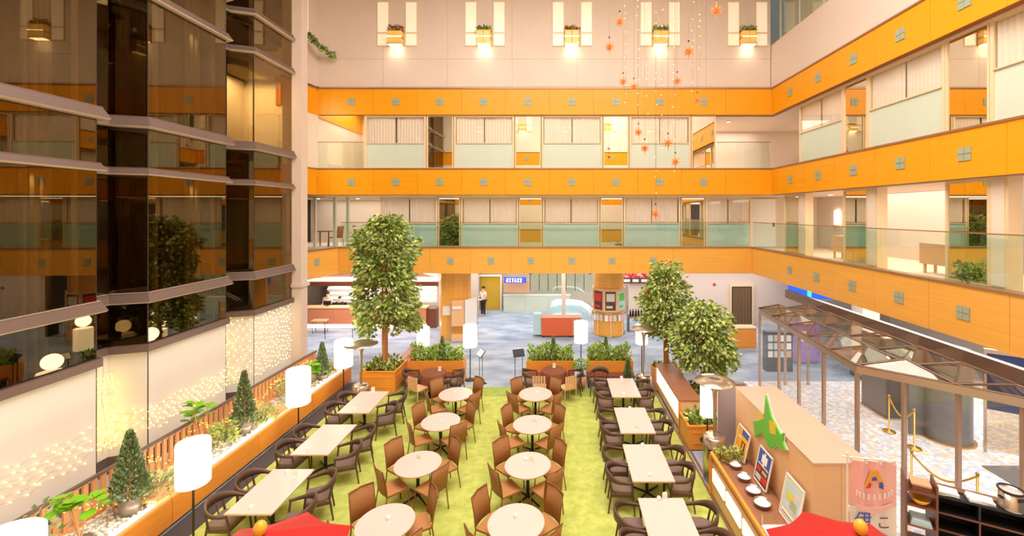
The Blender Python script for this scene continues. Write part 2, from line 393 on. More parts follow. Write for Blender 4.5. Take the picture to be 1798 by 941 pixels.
# soffits that join the bands to the rooms
struct('ceiling', MB().box(-10.4, XR + .2, YB + .22, YB1 + .6, 6.72, 6.8), 'frame', 'cream soffit strip above the first gallery windows', 'soffit')
struct('ceiling', MB().box(XR + .22, 13, -1, 20, 6.72, 6.85), 'white', 'white ceiling over the right first gallery', 'ceiling')
struct('ceiling', MB().box(XR + .22, 13, -1, 22, 10.0, 10.1), 'white', 'white ceiling over the right second gallery', 'ceiling')
struct('floor', MB().box(XR + .25, 13, -1, 24, 4.3, 4.4), 'cream', 'pale floor of the right first gallery', 'floor')
struct('floor', MB().box(XR + .25, 13, -1, 22, 7.7, 7.76), 'cream', 'pale floor of the right second gallery', 'floor')
struct('wall_right', MB().box(12.1, 12.3, 11.2, 24, 4.4, 6.72), 'white', 'white inner wall of the right first gallery', 'wall')
struct('wall_right', MB().box(12.1, 12.3, -1, 11.2, 4.4, 6.72), 'room_blue', 'blue grey inner wall near the right edge, first gallery', 'wall')
struct('wall_right', MB().box(12.1, 12.3, -1, 22, 7.76, 10.0), 'white', 'white inner wall of the right second gallery', 'wall')
struct('wall_back', MB().box(8.75, 12.1, 20.0, 20.2, 4.4, 6.72), 'white', 'white corner wall with a door on the first gallery', 'wall')
# first gallery, left cafe room
struct('floor', MB().box(-13.7, XR, YB1 + .26, 24, 4.3, 4.4), 'cream', 'pale floor of the cafe on the first gallery', 'floor')
struct('ceiling', MB().box(-13.7, -8, YB1 + .62, 24, 6.72, 6.85), 'white', 'white ceiling of the cafe on the first gallery', 'ceiling')
struct('wall_back', MB().box(-13.7, -8, 23.6, 23.8, 4.4, 6.75), 'cream', 'cream rear wall of the cafe on the first gallery', 'wall')
struct('wall_right', MB().box(-8.05, -7.95, 19.75, 23.8, 4.4, 6.72), 'cream', 'cream side wall of the cafe on the first gallery', 'wall')
# second gallery rooms left and right
struct('floor', MB().box(-11, -7.9, YB + .26, 22.2, 7.7, 7.76), 'cream', 'pale floor of the left corridor on the second gallery', 'floor')
struct('ceiling', MB().box(-11, -7.9, YB + .26, 22.3, 10.95, 11.05), 'white', 'white ceiling of the left corridor on the second gallery', 'ceiling')
struct('wall_back', MB().box(-11, -7.9, 22, 22.2, 7.76, 10.95), 'cream', 'cream rear wall of the left corridor on the second gallery', 'wall')
struct('wall_left', MB().box(-10.3, -10.15, 17.6, 22, 7.76, 10.03), 'cream', 'cream side wall of the left corridor on the second gallery', 'wall')
struct('trim_30', MB().box(-10.3, -10.1, 17.6, 22, 10.03, 10.95), 'fascia', 'orange wood band running back along the left corridor, second gallery', 'fascia')
struct('wall_right', MB().box(-7.95, -7.9, 17.9, 22, 7.76, 10.95), 'cream', 'cream partition right of the left corridor on the second gallery', 'wall')
struct('ceiling', MB().box(6.4, XR + .22, YB + .26, 22, 10.0, 10.1), 'white', 'white ceiling of the right corridor on the second gallery', 'ceiling')
struct('floor', MB().box(6.4, XR + .25, YB + .26, 22, 7.7, 7.76), 'cream', 'pale floor of the right corridor on the second gallery', 'floor')
struct('wall_back', MB().box(6.4, 12.1, 21, 21.2, 7.76, 10.0), 'white', 'white rear wall of the right corridor on the second gallery', 'wall')
struct('wall_left', MB().box(6.4, 6.5, 17.9, 21, 7.76, 10.0), 'white', 'white partition left of the right corridor on the second gallery', 'wall')
struct('wall_back', MB().box(-8, 6.5, 18.1, 18.2, 7.7, 10.1), 'cream', 'cream wall behind the curtains of the second gallery', 'wall')
struct('wall_back', MB().box(-8, 8.75, 20.25, 20.35, 4.4, 6.75), 'cream', 'cream wall behind the curtains of the first gallery', 'wall')
# white corner post
cp = MB().box(-9.72, -9.38, 15.55, 15.95, 0, CEIL).box(-9.78, -9.32, 15.5, 16.0, 3.3, 3.42)
struct('column', cp, ['white'], 'tall white corner post at the end of the glass wall', 'column')

# ------------------------------------------------------------------ gallery windows
WN = [1]
def pleat(w, z0, z1, y, amp=.03, pitch=.12, m=0):
    mb = MB(); n = max(4, int(w / pitch * 4)); vs = []
    ph = random.random() * 6
    for i in range(n + 1):
        x = w * i / n; yy = y + amp * math.sin(2 * PI * x / pitch + ph) + amp * .4 * math.sin(x * 5 + ph)
        vs += [(x, yy, z0), (x, yy, z1)]
    mb.add(vs, [(2 * i, 2 * i + 2, 2 * i + 3, 2 * i + 1) for i in range(n)], m, True)
    return mb
def frame_mb(w, z0, z1, t=.08, d=.1, mull=()):
    mb = MB().box(0, t, 0, d, z0, z1).box(w - t, w, 0, d, z0, z1).box(t, w - t, 0, d, z1 - t, z1).box(t, w - t, 0, d, z0, z0 + t * .6)
    for x in mull: mb.box(x - .012, x + .012, .0, .03, z0 + t, z1 - t)
    return mb
def gallery_window(loc, rotz, w, z0, z1, zm, label, frost='frost'):
    o = thing('window_%d' % WN[0], label, 'window', loc, rotz, kind='structure'); WN[0] += 1
    frame_mb(w, z0, z1).build('frame', 'frame', o)
    MB().box(.08, w - .08, .03, .06, z0 + .05, zm).build('frosted_pane', frost, o)
    MB().box(.08, w - .08, .035, .045, zm, z1 - .08).build('pane', 'glass', o)
    MB().box(.06, w - .06, -.01, .05, zm, zm + .03).build('rail', 'frame', o)
    h = w * .5
    pleat(h - .12, zm - .1, z1 - .08, .10).build('curtain', 'curtain', o, (.1, 0, 0))
    pleat(h - .12, zm - .1, z1 - .08, .11).build('curtain', 'curtain', o, (h + .02, 0, 0))
    return o
def mirror_window(loc, rotz, w, z0, z1, label):
    o = thing('window_%d' % WN[0], label, 'window', loc, rotz, kind='structure'); WN[0] += 1
    frame_mb(w, z0, z1, .05).build('frame', 'frame', o)
    MB().box(.05, w - .05, .03, .05, z0 + .03, z1 - .05).build('pane', 'mirror', o)
    return o
PX3 = lambda p: (p - VPX) * 17.6 / FPX
PX2 = lambda p: (p - VPX) * 19.65 / FPX
ordw = ['leftmost', 'second from left', 'third from left', 'fourth from left']
for i, (a, b) in enumerate([(640, 748), (797, 903), (951, 1058), (1105, 1213)]):
    gallery_window((PX3(a), 17.6, 0), 0, PX3(b) - PX3(a), 7.84, 10.03, 8.86, 'curtained gallery window with frosted lower half, second gallery, %s' % ordw[i])
for i, (a, b) in enumerate([(749, 796), (904, 950), (1059, 1104), (1214, 1257)]):
    mirror_window((PX3(a), 17.6, 0), 0, PX3(b) - PX3(a), 7.84, 10.03, 'narrow reflecting pane between windows, second gallery back, %s' % ordw[i])
for i, (a, b) in enumerate([(667, 768), (809, 910), (953, 1053), (1095, 1195)]):
    gallery_window((PX2(a), 19.65, 0), 0, PX2(b) - PX2(a), 4.45, 6.72, 5.5, 'curtained gallery window with blue frosted lower half, first gallery, %s' % ordw[i], 'frost_blue')
gallery_window((PX2(1239), 19.65, 0), 0, PX2(1320) - PX2(1239), 4.45, 6.72, 5.5, 'narrower curtained gallery window at the right end of first gallery back', 'frost_blue')
for i, (a, b) in enumerate([(769, 808), (911, 952), (1054, 1094), (1196, 1238)]):
    mirror_window((PX2(a), 19.65, 0), 0, PX2(b) - PX2(a), 4.45, 6.72, 'narrow reflecting pane between windows, first gallery back, %s' % ordw[i])
# right side, local x towards the viewer
for i, (y1, y0) in enumerate([(16.0, 13.53), (12.45, 9.96), (8.92, 6.4), (5.35, 2.85)]):
    gallery_window((9.0, y1, 0), -PI / 2, y1 - y0, 7.84, 10.03, 8.95, 'tall curtained window on the right second gallery, %s from the corner' % ['first', 'second', 'third', 'fourth'][i])
for i, (y1, y0) in enumerate([(13.52, 12.46), (9.95, 8.93), (6.39, 5.36)]):
    mirror_window((9.0, y1, 0), -PI / 2, y1 - y0, 7.84, 10.03, 'reflecting pane on the right second gallery, %s from the corner' % ['first', 'second', 'third'][i])
for i, (y1, y0) in enumerate([(17.05, 16.0), (13.52, 12.46), (9.95, 8.93), (6.39, 5.36)]):
    mirror_window((9.0, y1, 0), -PI / 2, y1 - y0, 4.45, 6.72, 'reflecting pane on the right first gallery, %s from the corner' % ['first', 'second', 'third', 'fourth'][i])
for i, (y1, y0) in enumerate([(16.0, 15.6), (12.46, 12.08), (8.93, 8.55), (5.36, 5.0)]):
    o = thing('column', 'cream gallery pier beside the reflecting pane, right first gallery, %s from the corner' % ['first', 'second', 'third', 'fourth'][i], 'pier', (9.0, y1, 0), -PI / 2, kind='structure')
    MB().box(0, y1 - y0, 0, .3, 4.42, 6.72).build('shaft', 'frame', o)
    MB().box(.06, y1 - y0 - .06, -.02, 0, 4.5, 6.68).build('facing', 'cream', o)
# glazing strips on the topmost right gallery
for i in range(6):
    y1 = 17.2 - 2.9 * i
    o = thing('window_%d' % WN[0], 'greenish glass screen of the topmost right gallery, number %s from the corner' % ['one', 'two', 'three', 'four', 'five', 'six'][i], 'window', (8.9, y1, 0), -PI / 2, kind='structure'); WN[0] += 1
    frame_mb(2.85, 12.92, 15.2, .04, .05, (1.4,)).build('frame', 'frost', o)
    MB().box(.04, 2.8, .02, .03, 12.95, 15.1).build('pane', 'balus', o)
# glass balustrades
def balustrade(loc, rotz, L, z0, z1, label, step=1.8):
    o = thing('glass_balustrade', label, 'balustrade', loc, rotz, kind='structure')
    n = int(L / step); s = L / n
    for i in range(n): MB().box(i * s + .01, (i + 1) * s - .01, 0, .012, z0, z1).build('pane', 'balus', o)
    MB().box(0, L, -.01, .025, z1, z1 + .025).build('rail', 'ledge', o)
balustrade((-9.9, YB1 + .12, 0), 0, 18.6, 4.47, 5.56, 'clear glass balustrade on the lowest back fascia')
balustrade((XR + .1, YB1 + .1, 0), -PI / 2, 17.4, 4.47, 5.56, 'clear glass balustrade on the lowest right fascia')
balustrade((-9.9, YB + .06, 0), 0, 1.9, 7.84, 8.9, 'clear glass balustrade at the left corridor opening, second gallery', 1.9)
balustrade((6.5, YB + .06, 0), 0, 2.2, 7.84, 8.9, 'clear glass balustrade at the right corridor opening, second gallery', 1.1)
# door on the first gallery corner
do = thing('door_1', 'white door beside the corner of the first gallery', 'door', (9.0, 19.95, 4.42), kind='structure')
lf = MB().box(0, 1.15, 0, .05, 0, 2.2).build('leaf', 'paper', do)
MB().box(-.07, 0, -.02, .05, 0, 2.27).box(1.15, 1.22, -.02, .05, 0, 2.27).box(0, 1.15, -.02, .05, 2.2, 2.27).build('frame', 'frame', do)
MB().box(1.0, 1.06, -.05, 0, .95, 1.13).build('handle', 'steel_dark', lf)

# lit slit windows and sconces of the upper back wall
def slit_window(loc, rotz, label):
    o = thing('window_%d' % WN[0], label, 'window', loc, rotz, kind='structure'); WN[0] += 1
    for s in (-1, 1):
        a, b = (-.80, -.31) if s < 0 else (.36, .85)
        MB().box(a, b, -.03, 0, 12.86, 14.7).build('frame', 'frame', o)
        MB().box(a + .03, b - .03, -.045, -.03, 13.44, 14.66).build('pane', 'glow_soft', o)
        MB().box(a + .03, b - .03, -.045, -.03, 12.9, 13.36).build('pane', 'glow_soft', o)
M['glow_soft'] = mat('lit window', (250, 236, 212), .3, emit=.28, emit_rgb=(255, 236, 205))
def make_sconce(label):
    o = thing('lamp_sconce', label, 'wall lamp', group=None)
    MB().box(-.3, .3, .0, .02, -.42, .25).build('back_plate', 'brass', o)
    s = MB()
    for x0, x1 in ((-.28, -.01), (.01, .28)):
        s.box(x0, x1, -.26, 0, -.1, .12); s.box(x0, x1, -.26, 0, -.38, -.14)
    s.build('amber_box', 'amber', o)
    MB().box(-.3, .3, -.28, 0, -.13, -.105).box(-.3, .3, -.28, 0, .12, .14).box(-.3, .3, -.28, 0, -.41, -.38).build('band', 'brass', o)
    MB().box(-.26, .26, -.24, -.02, -.43, -.41).box(-.3, .3, -.285, -.27, -.128, -.108).build('diffuser', 'glow', o)
    return o
def flower_mb(red, seed):
    random.seed(seed); mb = MB()
    for i in range(70):
        x = random.uniform(-.3, .3); y = random.uniform(-.22, -.1); z = .16 + random.uniform(0, .15)
        isr = red and random.random() < .4
        leaf(mb, Vector((x, y, z)), Vector((random.uniform(-1, 1), random.uniform(-1, 1), random.uniform(0, 1))), .12, .08, 1 if isr else random.choice((0, 2)))
    return mb
def leaf(mb, p, d, l, wd, m=0):
    d = d.normalized(); a = Vector((random.uniform(-1, 1), random.uniform(-1, 1), random.uniform(-1, 1)))
    u = d.cross(a)
    if u.length < 1e-3: u = Vector((1, 0, 0))
    u = u.normalized() * wd * .5; n = u.cross(d).normalized() * wd * .18
    q = p + d * l * .45
    mb.add([p, q + u + n, p + d * l, q - u + n], [(0, 1, 2), (0, 2, 3)], m)
sc_xs = [(p - VPX) * YB / FPX for p in (695, 850, 1004, 1159, 1313)]
sc0 = None
for i, x in enumerate(sc_xs):
    nm = ['leftmost', 'second from left', 'middle', 'fourth from left', 'rightmost'][i]
    slit_window((x, YB + .1, 0), 0, 'pair of lit slit windows on the upper back wall, %s' % nm)
    if sc0 is None: o = sc0 = make_sconce('brass wall sconce with amber glass on upper back wall, leftmost'); o.location = (x, YB + .08, 13.28)
    else: o = dup(sc0, (x, YB + .08, 13.28), 0, 'brass wall sconce with amber glass on upper back wall, %s' % nm)
    fp = flower_mb(i in (0, 2), 40 + i).build('flower_arrangement', ['leaf3', 'flower_red', 'leaf1'], None, (x, YB + .08, 13.28))
    tag(fp, ('red and green' if i in (0, 2) else 'green') + ' foliage arrangement on top of the %s back wall sconce' % nm, 'flowers')
    spot((x - .13, YB - .06, 12.83), 9, 110); spot((x + .13, YB - .06, 12.83), 9, 110)
for i, x in enumerate(sc_xs):
    nm = ['leftmost', 'second', 'middle', 'fourth', 'rightmost'][i]
    slit_window((x, -.75, 0), PI, 'pair of lit slit windows behind the viewpoint, %s seen in mirrors' % nm)
    dup(sc0, (x, -.74, 13.28), PI, 'brass wall sconce behind the viewpoint, %s of five, seen in mirrors' % nm)
# leafy garland by the post
gm = MB()
for i in range(160):
    t = random.random(); p = Vector((-9.95 + .85 * t, 16.5 + t * .9, 13.1 - .75 * t + random.uniform(-.14, .14)))
    leaf(gm, p, Vector((random.uniform(-1, 1), random.uniform(-1, 0), random.uniform(-1, .2))), .22, .09, random.choice((0, 1)))
tag(gm.build('leaf_garland', ['leaf3', 'leaf1']), 'drooping green leaf garland on the wall beside the white corner post', 'garland')
struct('window_%d' % WN[0], MB().box(-10.2, -9.75, 16.6, 16.64, 13.0, CEIL - .2), 'glow_soft', 'bright tall window strip beside the white corner post', 'window'); WN[0] += 1

# ------------------------------------------------------------------ bronze glass wall at left
LEV = [(2.93, 3.9), (4.14, 6.88), (7.06, 7.98), (8.25, 11.05), (11.25, 12.25), (12.45, CEIL)]
TR = [(2.76, 2.93, .09), (3.9, 4.14, .16), (6.88, 7.06, .16), (7.98, 8.25, .2), (11.05, 11.25, .16), (12.25, 12.45, .16)]
for k in range(5):
    Y0 = -.46 + 3.5 * k
    o = thing('window_%d' % WN[0], 'bay of bronze glass with mauve transoms, %s along the left wall' % ['nearest, behind the viewpoint', 'second', 'third, at the left edge', 'fourth', 'fifth, beside the white post'][k], 'window', kind='structure'); WN[0] += 1
    pl = [(-10.35, Y0 - .24), (-9.67, Y0), (-9.74, Y0 + 2.45), (-10.35, Y0 + 2.7), (-10.35, Y0 + 3.26)]
    if k == 4: pl = [(-10.35, Y0 - .24), (-9.67, Y0), (-9.72, Y0 + 2.05)]
    for a, b in zip(pl[:-1], pl[1:]):
        for (z0, z1) in LEV:
            MB().wall(a, b, z0, z1, .012).build('pane', 'dark_glass', o)
        MB().wall(a, b, .4, 2.76, .02).build('frosted_panel', 'blind', o)
        MB().wall(a, b, 0, .4, .03).build('plinth', 'transom', o)
        MB().wall(a, (a[0] + (b[0] - a[0]) * .004, a[1] + (b[1] - a[1]) * .004 + .02), .4, CEIL, .03).build('mullion', 'steel_dark', o)
    for (z0, z1, t) in TR:
        mb = MB()
        # profile extruded along the bay line with mitred corners
        def off(i, d):
            P = [Vector(p) for p in pl]
            def nn(a, b): v = (b - a).normalized(); return Vector((v.y, -v.x))
            if i == 0: n = nn(P[0], P[1]); s = 1
            elif i == len(P) - 1: n = nn(P[-2], P[-1]); s = 1
            else:
                n1, n2 = nn(P[i - 1], P[i]), nn(P[i], P[i + 1]); n = (n1 + n2).normalized(); s = 1 / max(.5, n.dot(n1))
            return P[i] + n * d * s
        prof = [(-.02, z0, 1), (t * .8, z0, 1), (t, z0 + .03, 0), (t * .45, z1 - .03, 0), (t * .45, z1, 1), (-.02, z1, 1)]
        if t < .12: prof = [(-.02, z0, 0), (t, z0, 0), (t, z1, 0), (-.02, z1, 0)]
        n = len(prof); vs = []
        for i in range(len(pl)):
            for (d, z, _) in prof:
                q = off(i, d); vs.append((q.x, q.y, z))
        for i in range(len(pl) - 1):
            for j in range(n):
                a, b = i * n + j, i * n + (j + 1) % n
                mb.add([vs[a], vs[b], vs[b + n], vs[a + n]], [(0, 1, 2, 3)], prof[j][2])
        mb.add(vs[:n], [tuple(range(n))]); mb.add(vs[-n:], [tuple(range(n))[::-1]])
        mb.build('transom', ['transom', 'transom_edge'], o)
    # curtains and thin posts behind the glass
    for j, (ya, yb, cm) in enumerate(() if k == 4 else ((Y0 + .15, Y0 + 1.0, 'curtain_dark'), (Y0 + 1.35, Y0 + 2.0, 'curtain_dark'), (Y0 + 2.1, Y0 + 2.35, 'curtain_pale'))):
        for (z0, z1) in ((4.1, 7.9), (8.25, 12.1), (12.5, CEIL)):
            c = pleat(yb - ya, z0, z1, 0, .035, .14).build('curtain', cm, o, (-10.55, ya, 0), PI / 2)
    for yy in () if k == 4 else (Y0 + .45, Y0 + 1.35, Y0 + 1.52, Y0 + 1.68, Y0 + 2.2):
        MB().box(-9.98, -9.90, yy, yy + .06, 2.9, CEIL).build('inner_post', 'cream', o)

struct('wall_left', MB().box(-12.2, -12.0, 13.2, 16.3, 8.24, 11.0), 'cream', 'bright cream wall of the lit room behind the last glass bay', 'wall')
struct('wall_left', MB().box(-12.0, -10.6, 13.2, 13.3, 8.24, 11.0), 'cream', 'cream side wall of the lit room behind the last glass bay', 'wall')
t = thing('wall_frame', 'framed print on the wall of the lit room behind the last glass bay', 'picture', (-11.99, 14.9, 9.0), PI / 2)
MB().box(-.45, .45, -.03, 0, 0, 1.1).build('frame', 'brown', t); MB().box(-.42, .42, -.04, -.03, .03, 1.07).build('sheet', 'paper', t); MB().box(-.2, .2, -.045, -.04, .6, .72).box(-.3, .3, -.045, -.04, .2, .24).build('print', 'flower_red', t)
# fairy lights on blinds
def bulbs(mb, f, n, r=.016, m=0):
    for i in range(n):
        p = f(); mb.octa(p, r, m)
def facet_pts(k, zlo, zhi, nz, step):
    Y0 = -.46 + 3.5 * k; out = []
    segs = [((-10.35, Y0 - .24), (-9.67, Y0)), ((-9.67, Y0), (-9.74, Y0 + (2.45 if k < 4 else 2.0)))]
    for a, b in segs:
        L = math.dist(a, b); n = max(2, int(L / step))
        for j in range(nz):
            for i in range(n):
                t = (i + (.5 if j % 2 else 0) + random.uniform(-.2, .2)) / n; t = min(1, max(0, t))
                z = zlo + (zhi - zlo) * j / (nz - 1) + random.uniform(-.03, .03) - .09 * math.sin(PI * t * 3) ** 2
                v = Vector((b[0] - a[0], b[1] - a[1])).normalized()
                out.append((a[0] + (b[0] - a[0]) * t + v.y * .035, a[1] + (b[1] - a[1]) * t - v.x * .035, z))
    return out
for k, lo, hi, nz, st, lab in ((2, .95, 1.55, 6, .2, 'net of warm fairy lights across the blinds nearest the left edge'), (3, .95, 1.45, 6, .16, 'net of warm fairy lights across the middle blinds'), (4, .9, 2.7, 12, .15, 'net of fairy lights covering the blinds beside the white post')):
    mb = MB(); pts = facet_pts(k, lo, hi, nz, st)
    for p in pts: mb.octa(p, .017)
    o = thing('fairy_lights', lab, 'string lights', pts[0])
    inv = Vector(pts[0])
    for i in range(len(mb.v)): mb.v[i] = tuple(Vector(mb.v[i]) - inv)
    tag(mb.build('bulbs', 'bulb', o), kind='stuff')
    wm = MB()
    for i in range(0, len(pts) - 1):
        if math.dist(pts[i], pts[i + 1]) < .5: wm.tube([Vector(pts[i]) - inv, Vector(pts[i + 1]) - inv], .0025, 3, caps=False)
    wm.build('wire', 'wire', o)
for k, lab in ((2, 'dense golden fairy lights in the recess between the first blinds'), (3, 'string of golden fairy lights down the recess before the last blinds')):
    Y0 = -.46 + 3.5 * k; mb = MB(); base = Vector((-10.2, Y0 + 2.9, .6))
    n = 260 if k == 2 else 70
    for i in range(n):
        z = .3 + (1.6 if k == 2 else 2.0) * random.random() ** 1.5
        mb.octa((random.uniform(-.05, .35) * (1.2 - z / 2.2), random.uniform(-.15, .35), z - .1), .015)
    o = thing('fairy_lights', lab, 'string lights', base)
    tag(mb.build('bulbs', 'bulb_gold', o), kind='stuff')
    MB().tube([(0, .1, 0), (.05, .15, .5), (0, .1, 1.2), (.03, .1, 2.0)], .004, 4).build('wire', 'wire', o)

# ------------------------------------------------------------------ long planter at left
lp = thing('long_planter', 'long orange planter with white pebbles along the left glass wall', 'planter', (-7.36, 3.5, 0))
L = 11.6
for i in range(5):
    a = i * L / 5
    MB().box(-.05, 0, a + .006, a + L / 5 - .006, .08, .56).build('front_panel', 'orange_box', lp)
MB().box(-.14, -.06, 0, L, .50, .55).build('rim', 'booth', lp)
MB().box(-1.75, -.06, 0, L, .05, .42).build('bed', 'pebble_bed', lp)
MB().box(-.32, -.15, .1, L - .1, .46, .50).build('light_strip', 'led', lp)
MB().box(-1.75, 0, L, L + .06, .05, .62).build('end_panel', 'orange_box', lp)
random.seed(3); pb = MB()
for i in range(2600):
    x = -.2 - random.random() * .95; y = random.random() * L; r = random.uniform(.018, .045)
    pb.ball((x, y, .43), r, 0, 5, 3, (1, 1, .7))
tag(pb.build('pebbles', 'pebble', lp), kind='stuff')
fe = thing('slatted_fence', 'low orange slatted fence behind the long planter at left', 'fence', (-8.55, 3.6, .42))
sl = MB().box(-.02, .02, -.04, .04, .03, .70).mesh('slat', ['wood_slat'])
for i in range(74): put('slat', sl, fe, (0, .08 + i * .155, 0))
MB().box(-.035, .035, 0, 11.45, .70, .745).build('top_rail', 'transom', fe)
MB().box(-.03, .03, 0, 11.45, 0, .06).build('bottom_rail', 'wood_slat', fe)
mb = MB(); random.seed(5)
for i in range(330):
    y = random.random() * 11.3; mb.octa((.05, y, .04 + .42 * abs(math.sin(y * 2.2)) + random.uniform(-.04, .12)), .011)
fl = thing('fairy_lights', 'warm fairy lights draped along the low slatted fence', 'string lights', (-8.54, 3.6, .46))
tag(mb.build('bulbs', 'bulb_gold', fl), kind='stuff')
MB().tube([(.045, .2 + i * .28, .1 + .3 * abs(math.sin((.2 + i * .28) * 2.2))) for i in range(40)], .003, 4).build('wire', 'wire', fl)
for nm, y in (('beside the nearest lamp over the planter', 8.3), ('beside the middle lamp over the planter', 11.7)):
    t = thing('wooden_tray', 'flat wooden platform on the planter, %s' % nm, 'tray', (-7.95, y, .45))
    MB().box(-.5, .42, -.3, .3, .12, .16).build('board', 'booth', t)
    MB().box(-.46, -.4, -.26, .26, 0, .12).box(.32, .38, -.26, .26, 0, .12).build('support', 'orange_box', t)

# ------------------------------------------------------------------ plants
def rnd_dir():
    while True:
        v = Vector((random.uniform(-1, 1), random.uniform(-1, 1), random.uniform(-1, 1)))
        if .05 < v.length < 1: return v.normalized()
def conifer(loc, h, r, label, pot=True, poth=.3, potmat='pot', seed=1):
    random.seed(seed); o = thing('conifer', label, 'conifer', loc)
    z = 0
    if pot:
        MB().lathe([(0.001, 0), (.14, 0), (.17, poth), (.15, poth), (.14, poth - .04), (.001, poth - .04)], n=16).build('pot', potmat, o); z = poth - .05
    MB().cyl(0, 0, z, z + h * .9, .02, .006, 6).build('trunk', 'trunk', o)
    mb = MB()
    for i in range(1300):
        t = random.random() ** 1.25; rr = r * (1 - t) ** .85 * random.uniform(.55, 1.08); a = random.random() * 2 * PI
        p = Vector((rr * math.cos(a), rr * math.sin(a), z + .06 + t * h * .92))
        leaf(mb, p, Vector((math.cos(a) * .6, math.sin(a) * .6, 1 + random.uniform(-.3, .3))), .09, .05, random.choice((0, 0, 1)))
    tag(mb.build('foliage', ['con1', 'con2'], o), kind='stuff')
    return o
def bush(loc, r, h, label, n=350, mats=('leaf1', 'leaf2', 'leaf3'), size=.11, seed=1, name='bush', flat=0):
    random.seed(seed); o = thing(name, label, 'plant', loc); mb = MB(); st = MB()
    rx, ry = r if isinstance(r, tuple) else (r, r)
    for i in range(9):
        a = random.random() * 6.28; st.tube([(0, 0, 0), (rx * .4 * math.cos(a), ry * .4 * math.sin(a), h * .7)], [.008, .003], 4)
    st.build('stem', 'leaf3', o)
    for i in range(n):
        a = random.random() * 2 * PI; q = random.random() ** .5; t = random.random()
        p = Vector((rx * q * math.cos(a), ry * q * math.sin(a), h * t * (1 - .5 * q * q)))
        leaf(mb, p, Vector((math.cos(a), math.sin(a), random.uniform(0, 1.6))), size * random.uniform(.6, 1.2), size * .5, random.randrange(len(mats)))
    tag(mb.build('foliage', list(mats), o), kind='stuff')
    return o
def fig_plant(loc, h, label, seed):
    random.seed(seed); o = thing('fiddle_leaf_fig', label, 'plant', loc)
    MB().lathe([(.001, 0), (.12, 0), (.15, .14), (.13, .14), (.001, .1)], n=14).build('pot', 'pot', o)
    s = MB(); tips = []
    for i in range(4):
        a = random.random() * 6.28; tp = Vector((.2 * math.cos(a), .22 * math.sin(a), h * random.uniform(.7, 1)))
        s.tube([(0, 0, .1), (tp.x * .3, tp.y * .3, h * .45), tp], [.014, .012, .006], 5); tips.append(tp)
    s.build('stem', 'terracotta', o)
    for tp in tips:
        for j in range(6):
            a = random.random() * 6.28; L_ = random.uniform(.16, .26); d = Vector((math.cos(a), math.sin(a), random.uniform(.1, .7))).normalized()
            base = tp + Vector((0, 0, -random.uniform(0, .22))); side = d.cross(Vector((0, 0, 1))).normalized(); up = side.cross(d)
            vs = [base]
            for (t, w_) in ((.2, .22), (.5, .38), (.8, .42), (1.0, .2)):
                c = base + d * L_ * t - Vector((0, 0, 1)) * L_ * .25 * t * t
                vs += [c + side * L_ * w_ + up * .015, c, c - side * L_ * w_ + up * .015]
            fs = [(0, 1, 2), (0, 2, 3)]
            for q in range(3):
                k_ = 1 + 3 * q; fs += [(k_, k_ + 3, k_ + 4, k_ + 1), (k_ + 1, k_ + 4, k_ + 5, k_ + 2)]
            MB().add(vs, fs, 0, True).build('leaf', 'leaf5', o)
    return o
PZ = .44
conifer((-7.95, 7.92, PZ), 1.28, .27, 'conical green conifer in a grey pot, nearest of those in the long planter', seed=2)
conifer((-7.95, 10.8, PZ), 1.32, .25, 'conical conifer in a grey pot, middle one in the long planter', seed=3)
conifer((-7.95, 14.35, PZ), 1.1, .22, 'small dark conifer at the far end of the long planter', seed=4, poth=.15)
fig_plant((-7.95, 7.1, PZ), 1.0, 'broad-leaved bright green fig near the bottom left lamp', 5)
fig_plant((-8.2, 9.75, PZ), 1.3, 'broad-leaved bright green fig between two conifers in the long planter', 6)
fig_plant((-8.0, 13.6, PZ), .8, 'small broad-leaved fig beside the farthest planter conifer', 8)
bush((-7.85, 8.35, PZ), .35, .55, 'pale leafy bush right of the nearest planter conifer', 260, ('leaf4', 'leaf2', 'leaf1'), .12, 1)
bush((-7.85, 11.3, PZ), .32, .5, 'pale leafy bush right of the middle planter conifer', 220, ('leaf4', 'leaf2', 'leaf1'), .12, 2)
bush((-8.1, 10.35, PZ), .28, .6, 'light green bush left of the middle planter conifer', 160, ('leaf2', 'leaf1'), .14, 3)
bush((-8.15, 12.9, PZ), .35, .75, 'pale green bush beside the lamp below the white post', 200, ('leaf2', 'leaf4'), .13, 4)
bush((-7.8, 14.8, PZ), .3, .5, 'grey-green bush at the far end of the long planter', 160, ('leaf4', 'leaf1'), .11, 5)
bush((-8.1, 6.55, PZ), .3, 1.2, 'sparse tall leafy plant near the bottom left corner', 110, ('leaf4', 'leaf3'), .13, 6)
bush((-8.15, 5.95, PZ), .35, 1.0, 'sparse dark-leaved plant at the bottom left edge', 100, ('leaf3', 'leaf1'), .13, 7)
bush((-7.75, 12.2, PZ), .25, .3, 'low pale bush on the pebbles before the lamp', 90, ('leaf4', 'leaf2'), .09, 9)

